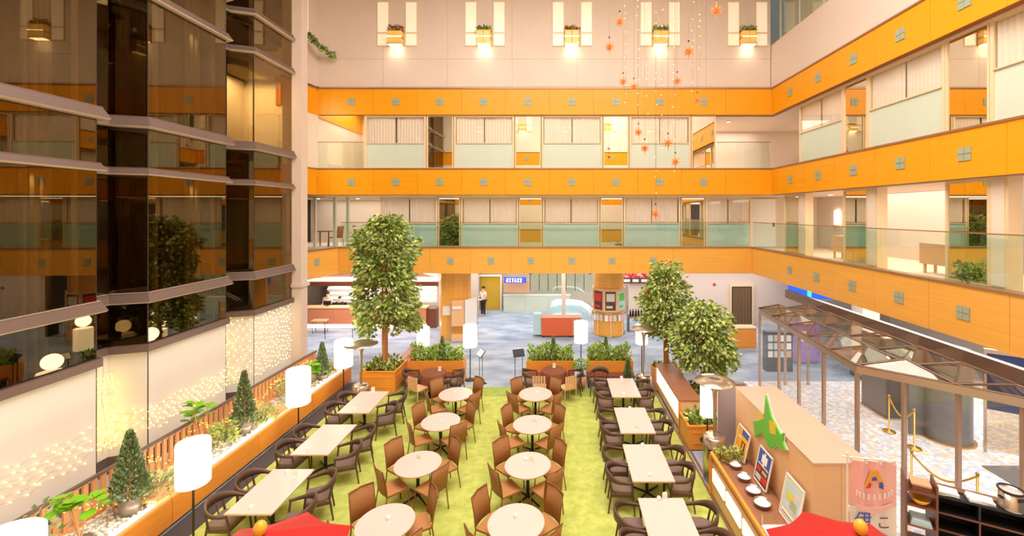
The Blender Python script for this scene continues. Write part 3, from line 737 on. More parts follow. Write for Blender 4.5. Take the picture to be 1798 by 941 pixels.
def tree(loc, trunk_h, cz0, cz1, prof, label, n, seed, mats=('leaf1', 'leaf2', 'leaf3', 'leaf4'), size=.15, red=0):
    random.seed(seed); o = thing('indoor_tree', label, 'tree', loc)
    t = MB()
    for i in range(3):
        a = i * 2.1; t.tube([(.05 * math.cos(a), .05 * math.sin(a), 0), (.06 * math.cos(a + 1), .06 * math.sin(a + 1), trunk_h * .6), (.1 * math.cos(a + 2), .1 * math.sin(a + 2), (cz0 + cz1) * .6)], [.06, .05, .02], 7)
    t.build('trunk', 'trunk', o)
    br = MB()
    H = cz1 - cz0
    clumps = []
    for i in range(150):
        u = random.random(); r = prof(u) * random.uniform(.3, 1) ** .6 * .9 ; a = random.random() * 2 * PI
        c = Vector((r * math.cos(a), r * math.sin(a), cz0 + u * H)); clumps.append((c, a))
        br.tube([(0, 0, max(trunk_h * .9, c.z - .5)), c], [.018, .005], 4)
    br.build('branch', 'trunk', o)
    mb = MB()
    for i in range(n):
        c, a = random.choice(clumps)
        p = c + rnd_dir() * random.random() ** .6 * .30
        rr = math.hypot(p.x, p.y); aa = math.atan2(p.y, p.x)
        d = Vector((math.cos(aa), math.sin(aa), random.uniform(-1.1, .35)))
        leaf(mb, p, d + rnd_dir() * .4, size * random.uniform(.6, 1.1), size * .55, random.choices(range(4), (5, 4, 2.5, 2))[0])
    tag(mb.build('foliage', list(mats), o), kind='stuff')
    if red:
        rb = MB()
        for i in range(red):
            c, a = random.choice(clumps); q = c * 1.0
            for j in range(7): leaf(rb, Vector((c.x * 1.15, c.y - .28, c.z)), rnd_dir(), .13, .09)
        rb.build('paper_flower', 'flower_red', o)
    return o
def prof_a(u):   # wide skirt, waist, full crown
    return .2 + 1.0 * (math.sin(PI * min(1, max(0, (u - .22) / .85))) ** .6) if u > .22 else .6 + .6 * (u / .22)
tree((-6.0, 14.75, .5), 1.9, 1.55, 5.25, lambda u: (1.12 if u < .25 else .98 + .1 * math.sin(u * 9)) * (1 if u < .8 else max(.15, (1 - u) / .2) ** .5), 'tall bushy green tree in the orange planter at left', 10500, 11, size=.2)
tree((3.72, 14.75, .5), 1.5, 1.35, 3.65, lambda u: .3 + .62 * math.sin(PI * min(1, u + .12)) ** .7 if u > .05 else .4, 'slender green tree with pale trunk and red paper flowers, right of centre', 5000, 12, size=.17, red=4)
tree((4.55, 13.4, .35), .8, .85, 2.75, lambda u: (.3 + .74 * math.sin(PI * min(1, u * .92 + .1)) ** .6), 'rounded drooping green tree beside the brown counter', 6000, 13, size=.17)

def box_planter(x0, x1, y0, y1, h, label, seed, leafh=.3, n=300):
    o = thing('box_planter', label, 'planter', ((x0 + x1) / 2, (y0 + y1) / 2, 0)); a, b = (x1 - x0) / 2, (y1 - y0) / 2
    MB().box(-a, a, -b, -b + .04, .03, h).build('side_panel', 'orange_box', o); MB().box(-a, a, b - .04, b, .03, h).build('side_panel', 'orange_box', o)
    MB().box(-a, -a + .04, -b + .04, b - .04, .03, h).build('side_panel', 'orange_box', o); MB().box(a - .04, a, -b + .04, b - .04, .03, h).build('side_panel', 'orange_box', o)
    MB().box(-a + .04, a - .04, -b + .04, b - .04, .03, h - .1).build('soil', 'soil', o)
    t = MB().box(-a - .02, a + .02, -b - .02, -b + .05, h, h + .035).box(-a - .02, a + .02, b - .05, b + .02, h, h + .035).box(-a - .02, -a + .05, -b + .05, b - .05, h, h + .035).box(a - .05, a + .02, -b + .05, b - .05, h, h + .035)
    t.box(-a + .1, a - .1, -b - .012, -b, h * .3, h * .34).box(-a + .1, a - .1, -b - .012, -b, h * .75, h * .79)
    t.box(a, a + .012, -b + .1, b - .1, h * .3, h * .34).box(a, a + .012, -b + .1, b - .1, h * .75, h * .79)
    t.build('trim', 'orange_box', o)
    random.seed(seed); mb = MB()
    for i in range(n):
        p = Vector((random.uniform(-a + .06, a - .06), random.uniform(-b + .06, b - .06), h - .1 + random.random() * leafh))
        leaf(mb, p, Vector((random.uniform(-1, 1), random.uniform(-1, 1), random.uniform(0, 1.2))), .15, .09, random.randrange(3))
    tag(mb.build('foliage', ['leaf1', 'leaf2', 'leaf3'], o), kind='stuff')
    return o
box_planter(-6.6, -5.42, 14.15, 15.3, .72, 'square orange planter holding the tall left tree', 1)
box_planter(3.27, 4.15, 10.77, 11.5, .6, 'orange planter with low greenery at the near end of the brown counter', 2, .25, 260)
box_planter(3.3, 4.2, 14.4, 15.3, .6, 'orange planter holding the slender tree behind the brown counter', 3, .2, 200)
box_planter(4.1, 5.0, 12.9, 13.9, .42, 'low orange planter under the rounded drooping tree', 4, .2, 200)
o = thing('room_divider', 'low orange divider with sloping top behind the left tree planter', 'divider', (-5.7, 16.2, 0))
MB().box(-.05, .05, -.8, .8, 0, .7).build('panel', 'orange_box', o); MB().box(-.14, .14, -.85, .85, .7, .74).build('cap', 'brown_top', o)

# hedge planters at the far end of the dining area
def hedge_planter(px0, px1, label, seed, con):
    Y = 15.0; x0 = (px0 - VPX) * Y / FPX; x1 = (px1 - VPX) * Y / FPX
    o = thing('hedge_planter', label, 'planter', (x0, Y, 0)); w_ = x1 - x0
    MB().box(0, w_, 0, .04, .34, .80).build('front_panel', 'orange_box', o)
    MB().box(0, w_, .4, .44, .34, .80).build('back_panel', 'orange_box', o)
    MB().box(0, .04, .04, .4, .0, .80).box(w_ - .04, w_, .04, .4, 0, .80).build('end_panel', 'orange_box', o)
    MB().box(.04, w_ - .04, .05, .4, .3, .72).build('soil', 'soil', o)
    MB().box(0, w_, -.4, .0, .36, .42).build('bench_seat', 'brown_cloth', o)
    for a in (.03, w_ - .07): MB().box(a, a + .04, -.38, -.03, 0, .36).build('bench_leg', 'steel_dark', o)
    random.seed(seed); mb = MB()
    for i in range(900):
        x = random.uniform(.08, w_ - .08); hh = .38 + .24 * abs(math.sin(x * 3.3 + seed))
        p = Vector((x, random.uniform(.08, .36), .72 + random.random() * hh))
        leaf(mb, p, Vector((random.uniform(-1, 1), random.uniform(-1, 1), random.uniform(.2, 1.6))), .14, .06, random.choices(range(4), (3, 3, 1, 3))[0])
    tag(mb.build('foliage', ['leaf1', 'leaf5', 'leaf3', 'leaf2'], o), kind='stuff')
    for cx in con:
        c = MB()
        for i in range(420):
            t = random.random() ** 1.2; rr = .13 * (1 - t) ** .8; a = random.random() * 6.28
            leaf(c, Vector((cx + rr * math.cos(a), .22 + rr * math.sin(a), .72 + t * .85)), Vector((math.cos(a) * .5, math.sin(a) * .5, 1)), .08, .05, random.randrange(2))
        tag(c.build('small_conifer', ['con1', 'con2'], o), kind='stuff')
hedge_planter(716, 814, 'orange bench planter with hedge behind the brown clothed table at left', 1, (1.15,))
hedge_planter(924, 1009, 'orange bench planter with hedge behind the brown clothed table at centre', 2, (.95,))
hedge_planter(1030, 1112, 'orange bench planter with hedge near the slim cypress', 3, (.7,))
conifer((2.28, 14.05, .015), 1.0, .2, 'slim dark cypress in front of the right hedge planter', seed=9, poth=.2)
o = thing('topiary', 'small round topiary in a terracotta pot between two hedge planters', 'plant', (.77, 14.6, .015))
MB().lathe([(.001, 0), (.12, 0), (.17, .32), (.15, .32), (.001, .28)], n=16).build('pot', 'terracotta', o)
MB().cyl(0, 0, .28, .75, .015, .012, 6).build('stem', 'trunk', o)
mb = MB(); random.seed(4)
for i in range(320):
    v = rnd_dir(); leaf(mb, Vector((0, 0, .82)) + Vector((v.x * .24, v.y * .24, v.z * .12)), v + rnd_dir() * .4, .08, .05, random.randrange(2))
tag(mb.build('foliage', ['leaf5', 'leaf1'], o), kind='stuff')

# ------------------------------------------------------------------ lamps and heaters
def floor_lamp(x, y, top, h, r, label, base=0.015, watts=22):
    o = thing('floor_lamp', label, 'floor lamp', (x, y, base)); top -= base
    MB().lathe([(r * .96, top - h), (r, top - h + .01), (r, top - .01), (r * .96, top)], n=28).build('lamp_shade', 'shade', o)
    MB().cyl(0, 0, top - .03, top - .02, r * .97, n=28).build('diffuser', 'shade', [c for c in o.children][0])
    MB().cyl(0, 0, .02, top - .05, .018, n=10).build('pole', 'steel_dark', o)
    MB().lathe([(.001, 0), (.18, 0), (.18, .015), (.02, .03), (.001, .03)], n=24).build('base', 'steel_dark', o)
    point((x, y, base + top + .25), watts, size=.2)
    return o
floor_lamp(-3.18, 15.35, 1.97, .76, .25, 'white cylinder floor lamp behind the left brown clothed table', 0.0)
floor_lamp(.82, 15.75, 2.0, .76, .25, 'white cylinder floor lamp behind the central hedge planter', 0.0)
floor_lamp(3.05, 15.7, 1.9, .7, .22, 'white cylinder floor lamp behind the far right patio heater', 0.0)
floor_lamp(-5.05, 15.9, 1.75, .68, .23, 'white cylinder floor lamp right of the tall left tree', 0.0)
floor_lamp(-6.8, 13.5, 1.98, .82, .27, 'white cylinder floor lamp in front of the long planter, farthest of its row')
floor_lamp(-6.72, 11.03, 1.97, .88, .28, 'white cylinder floor lamp in front of the long planter, middle of its row')
floor_lamp(-6.45, 7.54, 1.97, .74, .25, 'white cylinder floor lamp in front of the long planter, second from the near end')
floor_lamp(-6.9, 5.3, 1.98, .8, .36, 'white cylinder floor lamp at the bottom left edge')
floor_lamp(3.62, 10.4, 1.8, .72, .17, 'slim white cylinder lamp among the plants behind the near patio heater', .45)
def heater(x, y, H_, rd, tank, label, base=.0):
    o = thing('patio_heater', label, 'patio heater', (x, y, base))
    MB().lathe([(.001, 0), (.25, 0), (.25, tank), (.2, tank + .04), (.001, tank + .04)], n=28).build('tank_cover', 'steel', o)
    MB().cyl(0, 0, tank, H_ - .25, .035, n=12).build('pole', 'steel', o)
    MB().lathe([(.04, H_ - .5), (.05, H_ - .3), (.16, H_ - .06), (.001, H_ - .05)], n=20).build('burner', 'steel', o)
    MB().lathe([(rd, H_ - .06), (rd * .98, H_ - .04), (rd * .5, H_ + .02), (.001, H_ + .05), (.001, H_ + .04), (rd * .5, H_ + .005), (rd, H_ - .06)], n=36).build('reflector', 'steel', o)
heater(-6.2, 13.4, 1.95, .5, .6, 'steel mushroom patio heater beside the tall left tree')
heater(2.8, 14.05, 2.25, .42, .65, 'steel mushroom patio heater at the far right of the dining area')
heater(3.52, 9.65, 2.25, .44, .95, 'steel mushroom patio heater nearest, beside the food counter')

# ------------------------------------------------------------------ furniture
def make_armchair(label):
    o = thing('armchair', label, 'chair')
    s = MB(); s.prism([(-.24, .22), (.24, .22), (.25, -.1), (.18, -.23), (-.18, -.23), (-.25, -.1)], lambda p: (p[0], p[1], .46), lambda p: (p[0], p[1], .40))
    s.build('seat', 'armseat', o)
    mb = MB(); n = 16; rings = []
    for i in range(n + 1):
        t = i / n; a = R(-25) + R(230) * t
        x = .31 * math.cos(a); y = -.02 - .29 * math.sin(a) if math.sin(a) > 0 else -.02 - .55 * math.sin(a)
        k = math.sin(PI * t); z = .65 + .09 * k ** 1.5; hh = .022 + .07 * k ** 2; th = .028
        d = Vector((x, y + .02, 0)).normalized()
        rings.append([Vector((x, y, z - hh)) - d * th * .5, Vector((x, y, z - hh)) + d * th * .5, Vector((x, y, z + hh)) + d * th * .7, Vector((x, y, z + hh)) - d * th * .4])
    vs = [p for r in rings for p in r]
    fs = [(i * 4 + k, i * 4 + (k + 1) % 4, (i + 1) * 4 + (k + 1) % 4, (i + 1) * 4 + k) for i in range(n) for k in range(4)] + [(0, 1, 2, 3), (n * 4 + 3, n * 4 + 2, n * 4 + 1, n * 4)]
    mb.add(vs, fs, 0, True).build('backrest', 'armwood', o)
    for sx in (-1, 1):
        MB().tube([(sx * .27, .25, 0), (sx * .25, .21, .44), (sx * .275, .19, .65)], [.015, .022, .017], 6).build('leg', 'armwood', o)
        MB().tube([(sx * .23, -.27, 0), (sx * .2, -.2, .44), (sx * .2, -.245, .66)], [.015, .022, .017], 6).build('leg', 'armwood', o)
        MB().tube([(sx * .07, -.21, .44), (sx * .09, -.3, .70)], .011, 5).build('strut', 'armwood', o)
    MB().box(-.24, .24, .19, .215, .34, .40).box(-.2, .2, -.22, -.195, .34, .40).box(-.25, -.225, -.2, .2, .34, .40).box(.225, .25, -.2, .2, .34, .40).build('seat_frame', 'armwood', o)
    return o
def make_sidechair(label):
    o = thing('side_chair', label, 'chair')
    MB().box(-.22, .22, -.2, .24, .42, .46).build('seat', 'weave', o)
    mb = MB(); n = 6; vs = []
    for i in range(n + 1):
        x = -.22 + .44 * i / n; c = .035 * (1 - (x / .22) ** 2)
        for (z, dy) in ((.46, 0), (.7, -.03), (.96, -.09)):
            vs.append((x, -.215 - c + dy, z)); vs.append((x, -.2 - c + dy, z))
    W = 6; fs = []
    for i in range(n):
        a = i * W; b = a + W
        fs += [(a, b, b + 2, a + 2), (a + 2, b + 2, b + 4, a + 4), (a + 1, a + 3, b + 3, b + 1), (a + 3, a + 5, b + 5, b + 3), (a + 4, b + 4, b + 5, a + 5), (a, a + 1, b + 1, b)]
    bk = mb.add(vs, fs, 0, True).build('backrest', 'weave', o)
    MB().tube([(-.225, -.2, .45), (-.225, -.23, .7), (-.225, -.29, .97), (0, -.33, .975), (.225, -.29, .97), (.225, -.23, .7), (.225, -.2, .45)], .012, 6).build('back_frame', 'chairmetal', bk)
    for sx in (-1, 1):
        MB().tube([(sx * .21, .22, .43), (sx * .22, .26, 0)], .013, 6).build('leg', 'chairmetal', o)
        MB().tube([(sx * .215, -.2, .45), (sx * .22, -.27, 0)], .013, 6).build('leg', 'chairmetal', o)
    return o
def pedestal(o, h, foot=.34):
    MB().cyl(0, 0, .05, h, .035, n=12).build('column', 'black', o)
    for k in range(4):
        a = PI / 4 + k * PI / 2; c, s_ = math.cos(a), math.sin(a)
        MB().tube([(0, 0, .07), (foot * c, foot * s_, .02)], [.025, .016], 6).build('foot', 'black', o)
    MB().box(-.2, .2, -.2, .2, h - .02, h).build('plate', 'black', o)
CZ = .015
ac0 = sc0_ = None
def place_arm(x, y, rz, label):
    global ac0
    if ac0 is None: ac0 = make_armchair(label); ac0.location = (x, y, CZ); ac0.rotation_euler = (0, 0, rz); ac0['group'] = 'dark wood armchairs of the dining area'; return
    dup(ac0, (x, y, CZ), rz, label)
def place_side(x, y, rz, label):
    global sc0_
    if sc0_ is None: sc0_ = make_sidechair(label); sc0_.location = (x, y, CZ); sc0_.rotation_euler = (0, 0, rz); sc0_['group'] = 'woven chairs at the round tables'; return
    dup(sc0_, (x, y, CZ), rz, label)
ORD = ['nearest', 'second', 'third', 'farthest']
# rectangular tables: (xc, y0, y1)
rects = [('left', -5.44, 7.47, 8.78, 'nearest'), ('left', -5.44, 9.31, 10.63, 'second'), ('left', -5.42, 11.25, 12.61, 'farthest'),
         ('right', 1.88, 6.45, 7.89, 'nearest'), ('right', 1.87, 8.38, 9.72, 'second'), ('right', 1.91, 10.22, 11.56, 'third'), ('right', 1.95, 12.23, 13.6, 'farthest')]
for side, xc, y0, y1, od in rects:
    yc = (y0 + y1) / 2; hw = .415; hl = (y1 - y0) / 2
    o = thing('dining_table', 'rectangular pale beige dining table, %s in the %s row' % (od, side), 'table', (xc, yc, CZ), 0, 'rectangular dining tables')
    MB().box(-hw, hw, -hl, hl, .69, .722, 0).build('tabletop', 'tabletop', o)
    MB().box(-hw - .004, hw + .004, -hl - .004, hl + .004, .695, .715, 0).build('edge_band', 'tabletop_edge', o)
    pedestal(o, .69, .42)
    random.seed(int(xc * 10) + int(y0 * 3) + 900)
    for (sx, cs) in ((-1, 'left'), (1, 'right')):
        for (sy, cn) in ((-1, 'near'), (1, 'far')):
            x = xc + sx * (hw + .17 + random.uniform(-.02, .03)); y = yc + sy * .34 + random.uniform(-.04, .04)
            jit = random.uniform(-.12, .12) + (.35 if side == 'left' and sx > 0 else 0)
            if side == 'left' and sx > 0: x += .12; y -= .05
            rz = (-PI / 2 if sx < 0 else PI / 2) + jit * (1 if sx > 0 else 1)
            place_arm(x, y, rz, 'dark wood armchair, %s %s seat of the %s rectangular table, %s row' % (cn, cs, od, side))
rounds = []
for row, xs, ys in (('left', (-2.95, -2.96, -2.98, -3.0), (7.27, 8.98, 10.8, 12.44)), ('right', (-.725, -.647, -.658, -.677), (7.27, 8.94, 10.66, 12.44))):
    for k in range(4):
        xc, yc = xs[k], ys[k]; rounds.append((xc, yc))
        o = thing('round_table', 'round pale beige dining table, %s in the %s round-table row' % (ORD[k], row), 'table', (xc, yc, CZ), 0, 'round dining tables')
        MB().cyl(0, 0, .692, .722, .48, n=48).build('tabletop', 'tabletop', o)
        MB().cyl(0, 0, .697, .717, .484, n=48).build('edge_band', 'tabletop_edge', o)
        pedestal(o, .69, .36)
        random.seed(k * 7 + (3 if row == 'left' else 11))
        for deg, nm in ((145, 'far left'), (38, 'far right'), (222, 'near left'), (318, 'near right')):
            a = R(deg + random.uniform(-6, 6)); rr = .53 + random.uniform(0, .05)
            x = xc + rr * math.cos(a); y = yc + rr * math.sin(a)
            place_side(x, y, a + PI / 2 + random.uniform(-.2, .2), 'woven tan chair, %s seat of the %s round table, %s round row' % (nm, ORD[k], row))
# brown clothed round tables
def cloth_table(x, y, r, label):
    o = thing('clothed_table', label, 'table', (x, y, CZ))
    MB().cyl(0, 0, .05, .72, .04, n=10).build('column', 'black', o)
    MB().cyl(0, 0, 0, .04, .25, n=20).build('base', 'black', o)
    mb = MB(); n = 96; rings = []
    for (rf, z, amp) in ((.001, .752, 0), (r * .97, .752, 0), (r, .74, 0), (r * 1.0, .6, .012), (r * .98, .42, .03), (r * .97, .3, .04)):
        rings += [((rf + amp * math.sin(i * 2 * PI / n * 16)) * math.cos(2 * PI * i / n), (rf + amp * math.sin(i * 2 * PI / n * 16)) * math.sin(2 * PI * i / n), z) for i in range(n)]
    mb.add(rings, [(k * n + i, k * n + (i + 1) % n, (k + 1) * n + (i + 1) % n, (k + 1) * n + i) for k in range(5) for i in range(n)], 0, True)
    mb.build('tablecloth', 'brown_cloth', o)
cloth_table(-4.12, 14.05, .42, 'round table under a pleated brown tablecloth, at left rear')
cloth_table(-.16, 14.25, .42, 'round table under a pleated brown tablecloth, at centre rear')
for (x, y, rz, l) in ((-4.85, 14.15, -1.3, 'dark armchair left of the left brown clothed table'), (-3.45, 14.15, 1.3, 'dark armchair right of the left brown clothed table'),
                      (-.9, 14.15, -1.4, 'dark armchair left of the central brown clothed table'), (.5, 14.15, 1.4, 'dark armchair right of the central brown clothed table'),
                      (-3.72, 13.55, .2, 'dark armchair in front of the left brown clothed table'), (1.35, 14.1, 2.9, 'dark red-brown armchair under the right hedge planter')):
    place_arm(x, y, rz, l)
def slat_chair(x, y, rz, label):
    o = thing('slat_chair', label, 'chair', (x, y, CZ), rz)
    for i in range(5): MB().box(-.2 + i * .085, -.2 + i * .085 + .06, -.23, -.205, .48, .86).build('slat', 'booth', o)
    MB().box(-.21, .21, -.2, .22, .42, .46).build('seat', 'booth', o)
    for sx in (-.2, .2):
        for sy in (-.2, .2): MB().cyl(sx, sy, 0, .43, .015, n=6).build('leg', 'booth', o)
slat_chair(-4.45, 13.5, -.5, 'pale slatted chair by the left brown clothed table')
slat_chair(.28, 13.6, .5, 'pale slatted chair by the central brown clothed table')
slat_chair(-.62, 13.62, .0, 'pale slatted chair left of the one at the central clothed table')
# small things on tables
cand = None
def candle(px, py, lab):
    global cand
    p = at(px, py, .737)
    if cand is None:
        cand = thing('table_candle', lab, 'candle', p, group='small glass candles on tables')
        MB().lathe([(.03, 0), (.035, .06), (.031, .06), (.027, .01)], n=12).build('glass_cup', 'paper', cand)
        MB().cyl(0, 0, .01, .045, .024, n=10).build('candle', 'banner', cand)
    else: dup(cand, p, 0, lab)
for (px, py, l) in ((441, 893, 'on the nearest rectangular table, left row'), (541, 790, 'on the second rectangular table, left row'), (622, 719, 'on the farthest rectangular table, left row'),
                    (504, 830, 'beside the menu cards, nearest rectangular table, left row'), (682, 912, 'on the nearest round table, left round row'), (906, 908, 'on the nearest round table, right round row'),
                    (1106, 718, 'on the third rectangular table, right row'), (1128, 783, 'at the far end of the second rectangular table, right row'), (1141, 836, 'at the near end of the second rectangular table, right row'),
                    (1157, 878, 'on the nearest rectangular table, right row'), (923, 808, 'on the second round table, right round row'), (1095, 693, 'on the farthest rectangular table, right row'),
                    (799, 690, 'on the farthest round table, left round row')):
    candle(px, py, 'tiny white glass candle ' + l)
card = None
def cards(px, py, lab, z=.737):
    global card
    p = at(px, py, z)
    if card is None:
        card = thing('napkin_stand', lab, 'napkin stand', p, group='white napkin stands on tables')
        MB().box(-.05, .05, -.03, .03, 0, .012).build('base', 'paper', card)
        MB().box(-.05, .05, -.012, .0, .012, .12).box(-.04, .05, .006, .014, .012, .14).build('card', 'paper', card)
    else: dup(card, p, random.uniform(-.4, .4), lab)
for (px, py, l) in ((516, 838, 'on the nearest rectangular table, left row'), (655, 688, 'on the farthest rectangular table, left row'), (735, 808, 'on the second round table, left round row'),
                    (774, 738, 'on the third round table, left round row'), (933, 813, 'on the second round table, right round row'), (938, 744, 'on the third round table, right round row'),
                    (944, 688, 'on the farthest round table, right round row'), (1118, 755, 'on the third rectangular table, right row'), (1167, 878, 'on the nearest rectangular table, right row'), (1091, 668, 'on the farthest rectangular table, right row')):
    cards(px, py, 'white napkin stand ' + l)
cards(772, 651, 'white napkin stand on the left brown clothed table', .77); cards(973, 645, 'white napkin stand on the central brown clothed table', .77)
# menu stands
def menu_stand(x, y, h, rz, label, m):
    o = thing('menu_stand', label, 'sign stand', (x, y, 0), rz)
    MB().box(-.2, .2, -.14, .14, 0, .02).build('base', 'black', o)
    for a in (-.13, .13): MB().cyl(a, 0, 0, h, .011, n=6).build('pole', 'black', o)
    T = Matrix.Translation((0, 0, h)) @ Matrix.Rotation(R(-40), 4, 'X')
    MB().box(-.2, .2, -.012, .012, -.14, .14, 0, T).build('board', 'black', o)
    MB().box(-.18, .18, -.018, -.012, -.12, .12, 0, T).build('sheet', m, o)
menu_stand(-2.75, 15.1, 1.05, -1.0, 'thin menu stand with a white sheet left of the walkway', 'paper')
menu_stand(-1.4, 14.95, 1.1, .35, 'black menu stand right of the walkway', 'black')

# brown counter right of the carpet
o = thing('service_counter', 'long counter with brown top and lit white panels beside the right row', 'counter', (3.25, 11.55, 0))
MB().box(0, .62, 0, 2.82, .9, .94).build('counter_top', 'brown_top', o)
MB().box(.05, .6, .02, 2.8, .1, .9).build('body', 'booth', o)
for i in range(4): MB().box(.03, .05, .08 + i * .69, .08 + i * .69 + .62, .35, .82).build('light_panel', 'glow_panel', o)
for a in (0, 2.75): MB().box(.0, .05, a, a + .05, 0, .9).build('post', 'orange_box', o)

# ------------------------------------------------------------------ food counter and booth at right
o = thing('booth_cabin', 'pale maple box cabin with a flat top behind the food counter', 'cabin', (4.05, 6.79, 0))
W, Dp, H_ = .91, 2.98, 2.0
MB().box(0, .03, 0, Dp, 0, H_).build('side_panel', 'booth', o); MB().box(W - .03, W, 0, Dp, 0, H_).build('side_panel', 'booth', o)
for a, b in ((.03, .44), (.445, W - .03)): MB().box(a, b, 0, .03, 0, H_).build('front_panel', 'booth', o)
MB().box(.03, W - .03, Dp - .03, Dp, 0, H_).build('back_panel', 'booth', o)
MB().box(-.01, W + .01, -.01, Dp + .01, H_, H_ + .03).build('top_panel', 'booth_top', o)
o = thing('food_counter', 'long wooden food counter with lit front panels at lower right', 'counter', (3.2, 6.05, 0))
MB().box(0, .06, 0, 3.05, .88, .95).build('front_rail', 'orange_box', o)
MB().box(.06, .8, 0, 3.05, .74, .78).build('counter_top', 'brown_top', o)
MB().box(.05, .8, 0, 3.05, .05, .74).build('body', 'booth', o)
for i in range(4): MB().box(.02, .05, .1 + i * .73, .72 + i * .73, .38, .64).build('light_panel', 'glow_panel', o)
for a in (0, 3.0): MB().box(0, .05, a, a + .05, 0, .95).build('post', 'orange_box', o)
MB().box(.06, .8, 3.02, 3.05, .78, .92).build('end_board', 'orange_box', o)
for i, (y, r, l) in enumerate(((8.75, .12, 'farthest'), (8.35, .13, 'second farthest'), (7.95, .14, 'third'), (7.6, .15, 'nearest'))):
    t = thing('serving_pan', 'round pale serving pan on the food counter, %s of the row' % l, 'pan', (3.62, y, .78), 0, 'serving pans on the food counter')
    MB().lathe([(.001, 0), (r * .8, 0), (r, .09), (r * 1.03, .09), (r * .95, .085), (r * .78, .015), (.001, .015)], n=24).build('bowl', 'steel', t)
    MB().cyl(0, 0, .05, .06, r * .9, n=24).build('lid', 'paper', t)
t = thing('glass_tray', 'white glass-topped cold tray with blue items on the food counter', 'tray', (3.6, 6.5, .78))
MB().box(-.26, .3, -.55, .55, 0, .08).build('tray', 'paper', t); MB().box(-.26, .3, -.55, .55, .25, .262).build('glass_top', 'glass', t)
MB().box(-.26, -.24, -.55, -.53, .08, .25).box(.28, .3, -.55, -.53, .08, .25).box(-.26, -.24, .53, .55, .08, .25).box(.28, .3, .53, .55, .08, .25).build('post', 'steel', t)
for i in range(4): MB().box(-.1, .12, -.4 + .22 * i, -.25 + .22 * i, .08, .12).build('pack', 'blue_paint' if i % 2 else 'ice', t)
for i, (x, l) in enumerate(((3.42, 'left'), (3.72, 'right'))):
    bush((x, 9.0, .78), .14, .3, 'small potted herb at the far end of the food counter, %s one' % l, 120, ('leaf1', 'leaf2'), .09, 30 + i, 'potted_herb')
# posters leaning on the cabin
def poster(y0, y1, z0, z1, label, draw):
    o = thing('framed_poster', label, 'poster', (3.84, y1, z0), -PI / 2)
    wd = y1 - y0; T = Matrix.Rotation(-math.atan2(.14, z1 - z0), 4, 'X')
    h = z1 - z0
    MB().box(0, wd, 0, .015, 0, h, 0, T).build('board', 'paper', o)
    for i, (a, b, c, d, m) in enumerate(draw):
        MB().box(wd * a, wd * b, -.003 - .001 * i, 0, h * c, h * d, 0, T).build('print', m, o)
    MB().box(0, .02, -.01, .0, 0, h, 0, T).box(wd - .02, wd, -.01, 0, 0, h, 0, T).box(0, wd, -.01, 0, 0, .02, 0, T).box(0, wd, -.01, 0, h - .02, h, 0, T).build('frame', 'paper', o)
poster(8.85, 9.4, .8, 1.4, 'yellow framed poster leaning on the cabin, farthest of three', [(.05, .95, .05, .95, 'poster_yellow'), (.4, .95, .75, .95, 'poster_blue'), (.5, .8, .2, .6, 'poster_dark'), (.6, .7, .25, .55, 'poster_yellow'), (.15, .4, .62, .66, 'paper'), (.12, .42, .12, .16, 'poster_dark'), (.12, .42, .2, .23, 'paper')])
poster(7.92, 8.42, .8, 1.45, 'blue framed poster leaning on the cabin, middle of three', [(.05, .95, .05, .95, 'poster_blue'), (.05, .95, .05, .5, 'poster_dark'), (.3, .7, .62, .85, 'paper'), (.1, .5, .1, .25, 'poster_pale'), (.55, .9, .12, .3, 'red'), (.12, .88, .52, .56, 'poster_pale'), (.5, .85, .36, .44, 'tan'), (.12, .4, .34, .46, 'red'), (.45, .55, .55, .92, 'paper')])
poster(6.9, 7.45, .8, 1.5, 'pale framed poster leaning on the cabin, nearest of three', [(.05, .95, .05, .95, 'poster_pale'), (.12, .88, .3, .85, 'ice'), (.2, .6, .45, .7, 'leaf2'), (.45, .8, .35, .55, 'leaf4'), (.3, .5, .5, .6, 'map_yellow'), (.6, .8, .62, .75, 'pink'), (.1, .9, .08, .2, 'paper'), (.15, .85, .13, .15, 'poster_dark')])
# island-shaped cut-out on the cabin wall
pts = [(228, 50), (260, 180), (300, 260), (322, 300), (338, 288), (332, 340), (352, 392), (322, 395), (285, 362), (262, 390), (240, 375), (222, 312), (195, 288), (160, 318), (156, 270), (150, 215), (190, 208), (215, 195), (222, 120)]
def mp(p, X=3.98):
    px, py = 1280 + p[0] * .2774, 680 + p[1] * .2774
    Y = X * FPX / (px - VPX); return (Y, CAMZ - (py - VPY) * Y / FPX)
mpts = [mp(p) for p in pts]; cy = sum(p[0] for p in mpts) / len(mpts); cz = sum(p[1] for p in mpts) / len(mpts)
o = thing('island_cutout', 'green and yellow island-shaped cut-out sign on the cabin side', 'sign', (3.99, cy, cz))
MB().prism(mpts, lambda p: (0, p[0] - cy, p[1] - cz), lambda p: (.03, p[0] - cy, p[1] - cz)).build('board', 'map_green', o)
MB().prism([(a * 1.05, b * 1.05) for a, b in [(p[0] - cy, p[1] - cz) for p in mpts]], lambda p: (.031, p[0], p[1]), lambda p: (.045, p[0], p[1])).build('white_border', 'paper', o)
for (a, b, c, d) in ((252, 205, 292, 300), (185, 150, 212, 205)):
    q = [mp(p) for p in ((a, b), (c, b + 25), (c, d), (a + 5, d - 10))]
    MB().prism(q, lambda p: (-.006, p[0] - cy, p[1] - cz), lambda p: (0, p[0] - cy, p[1] - cz)).build('patch', 'map_yellow', o)
o = thing('screen_panel', 'lavender grey upright screen behind the nearest patio heater', 'screen', (4.1, 10.2, 0))
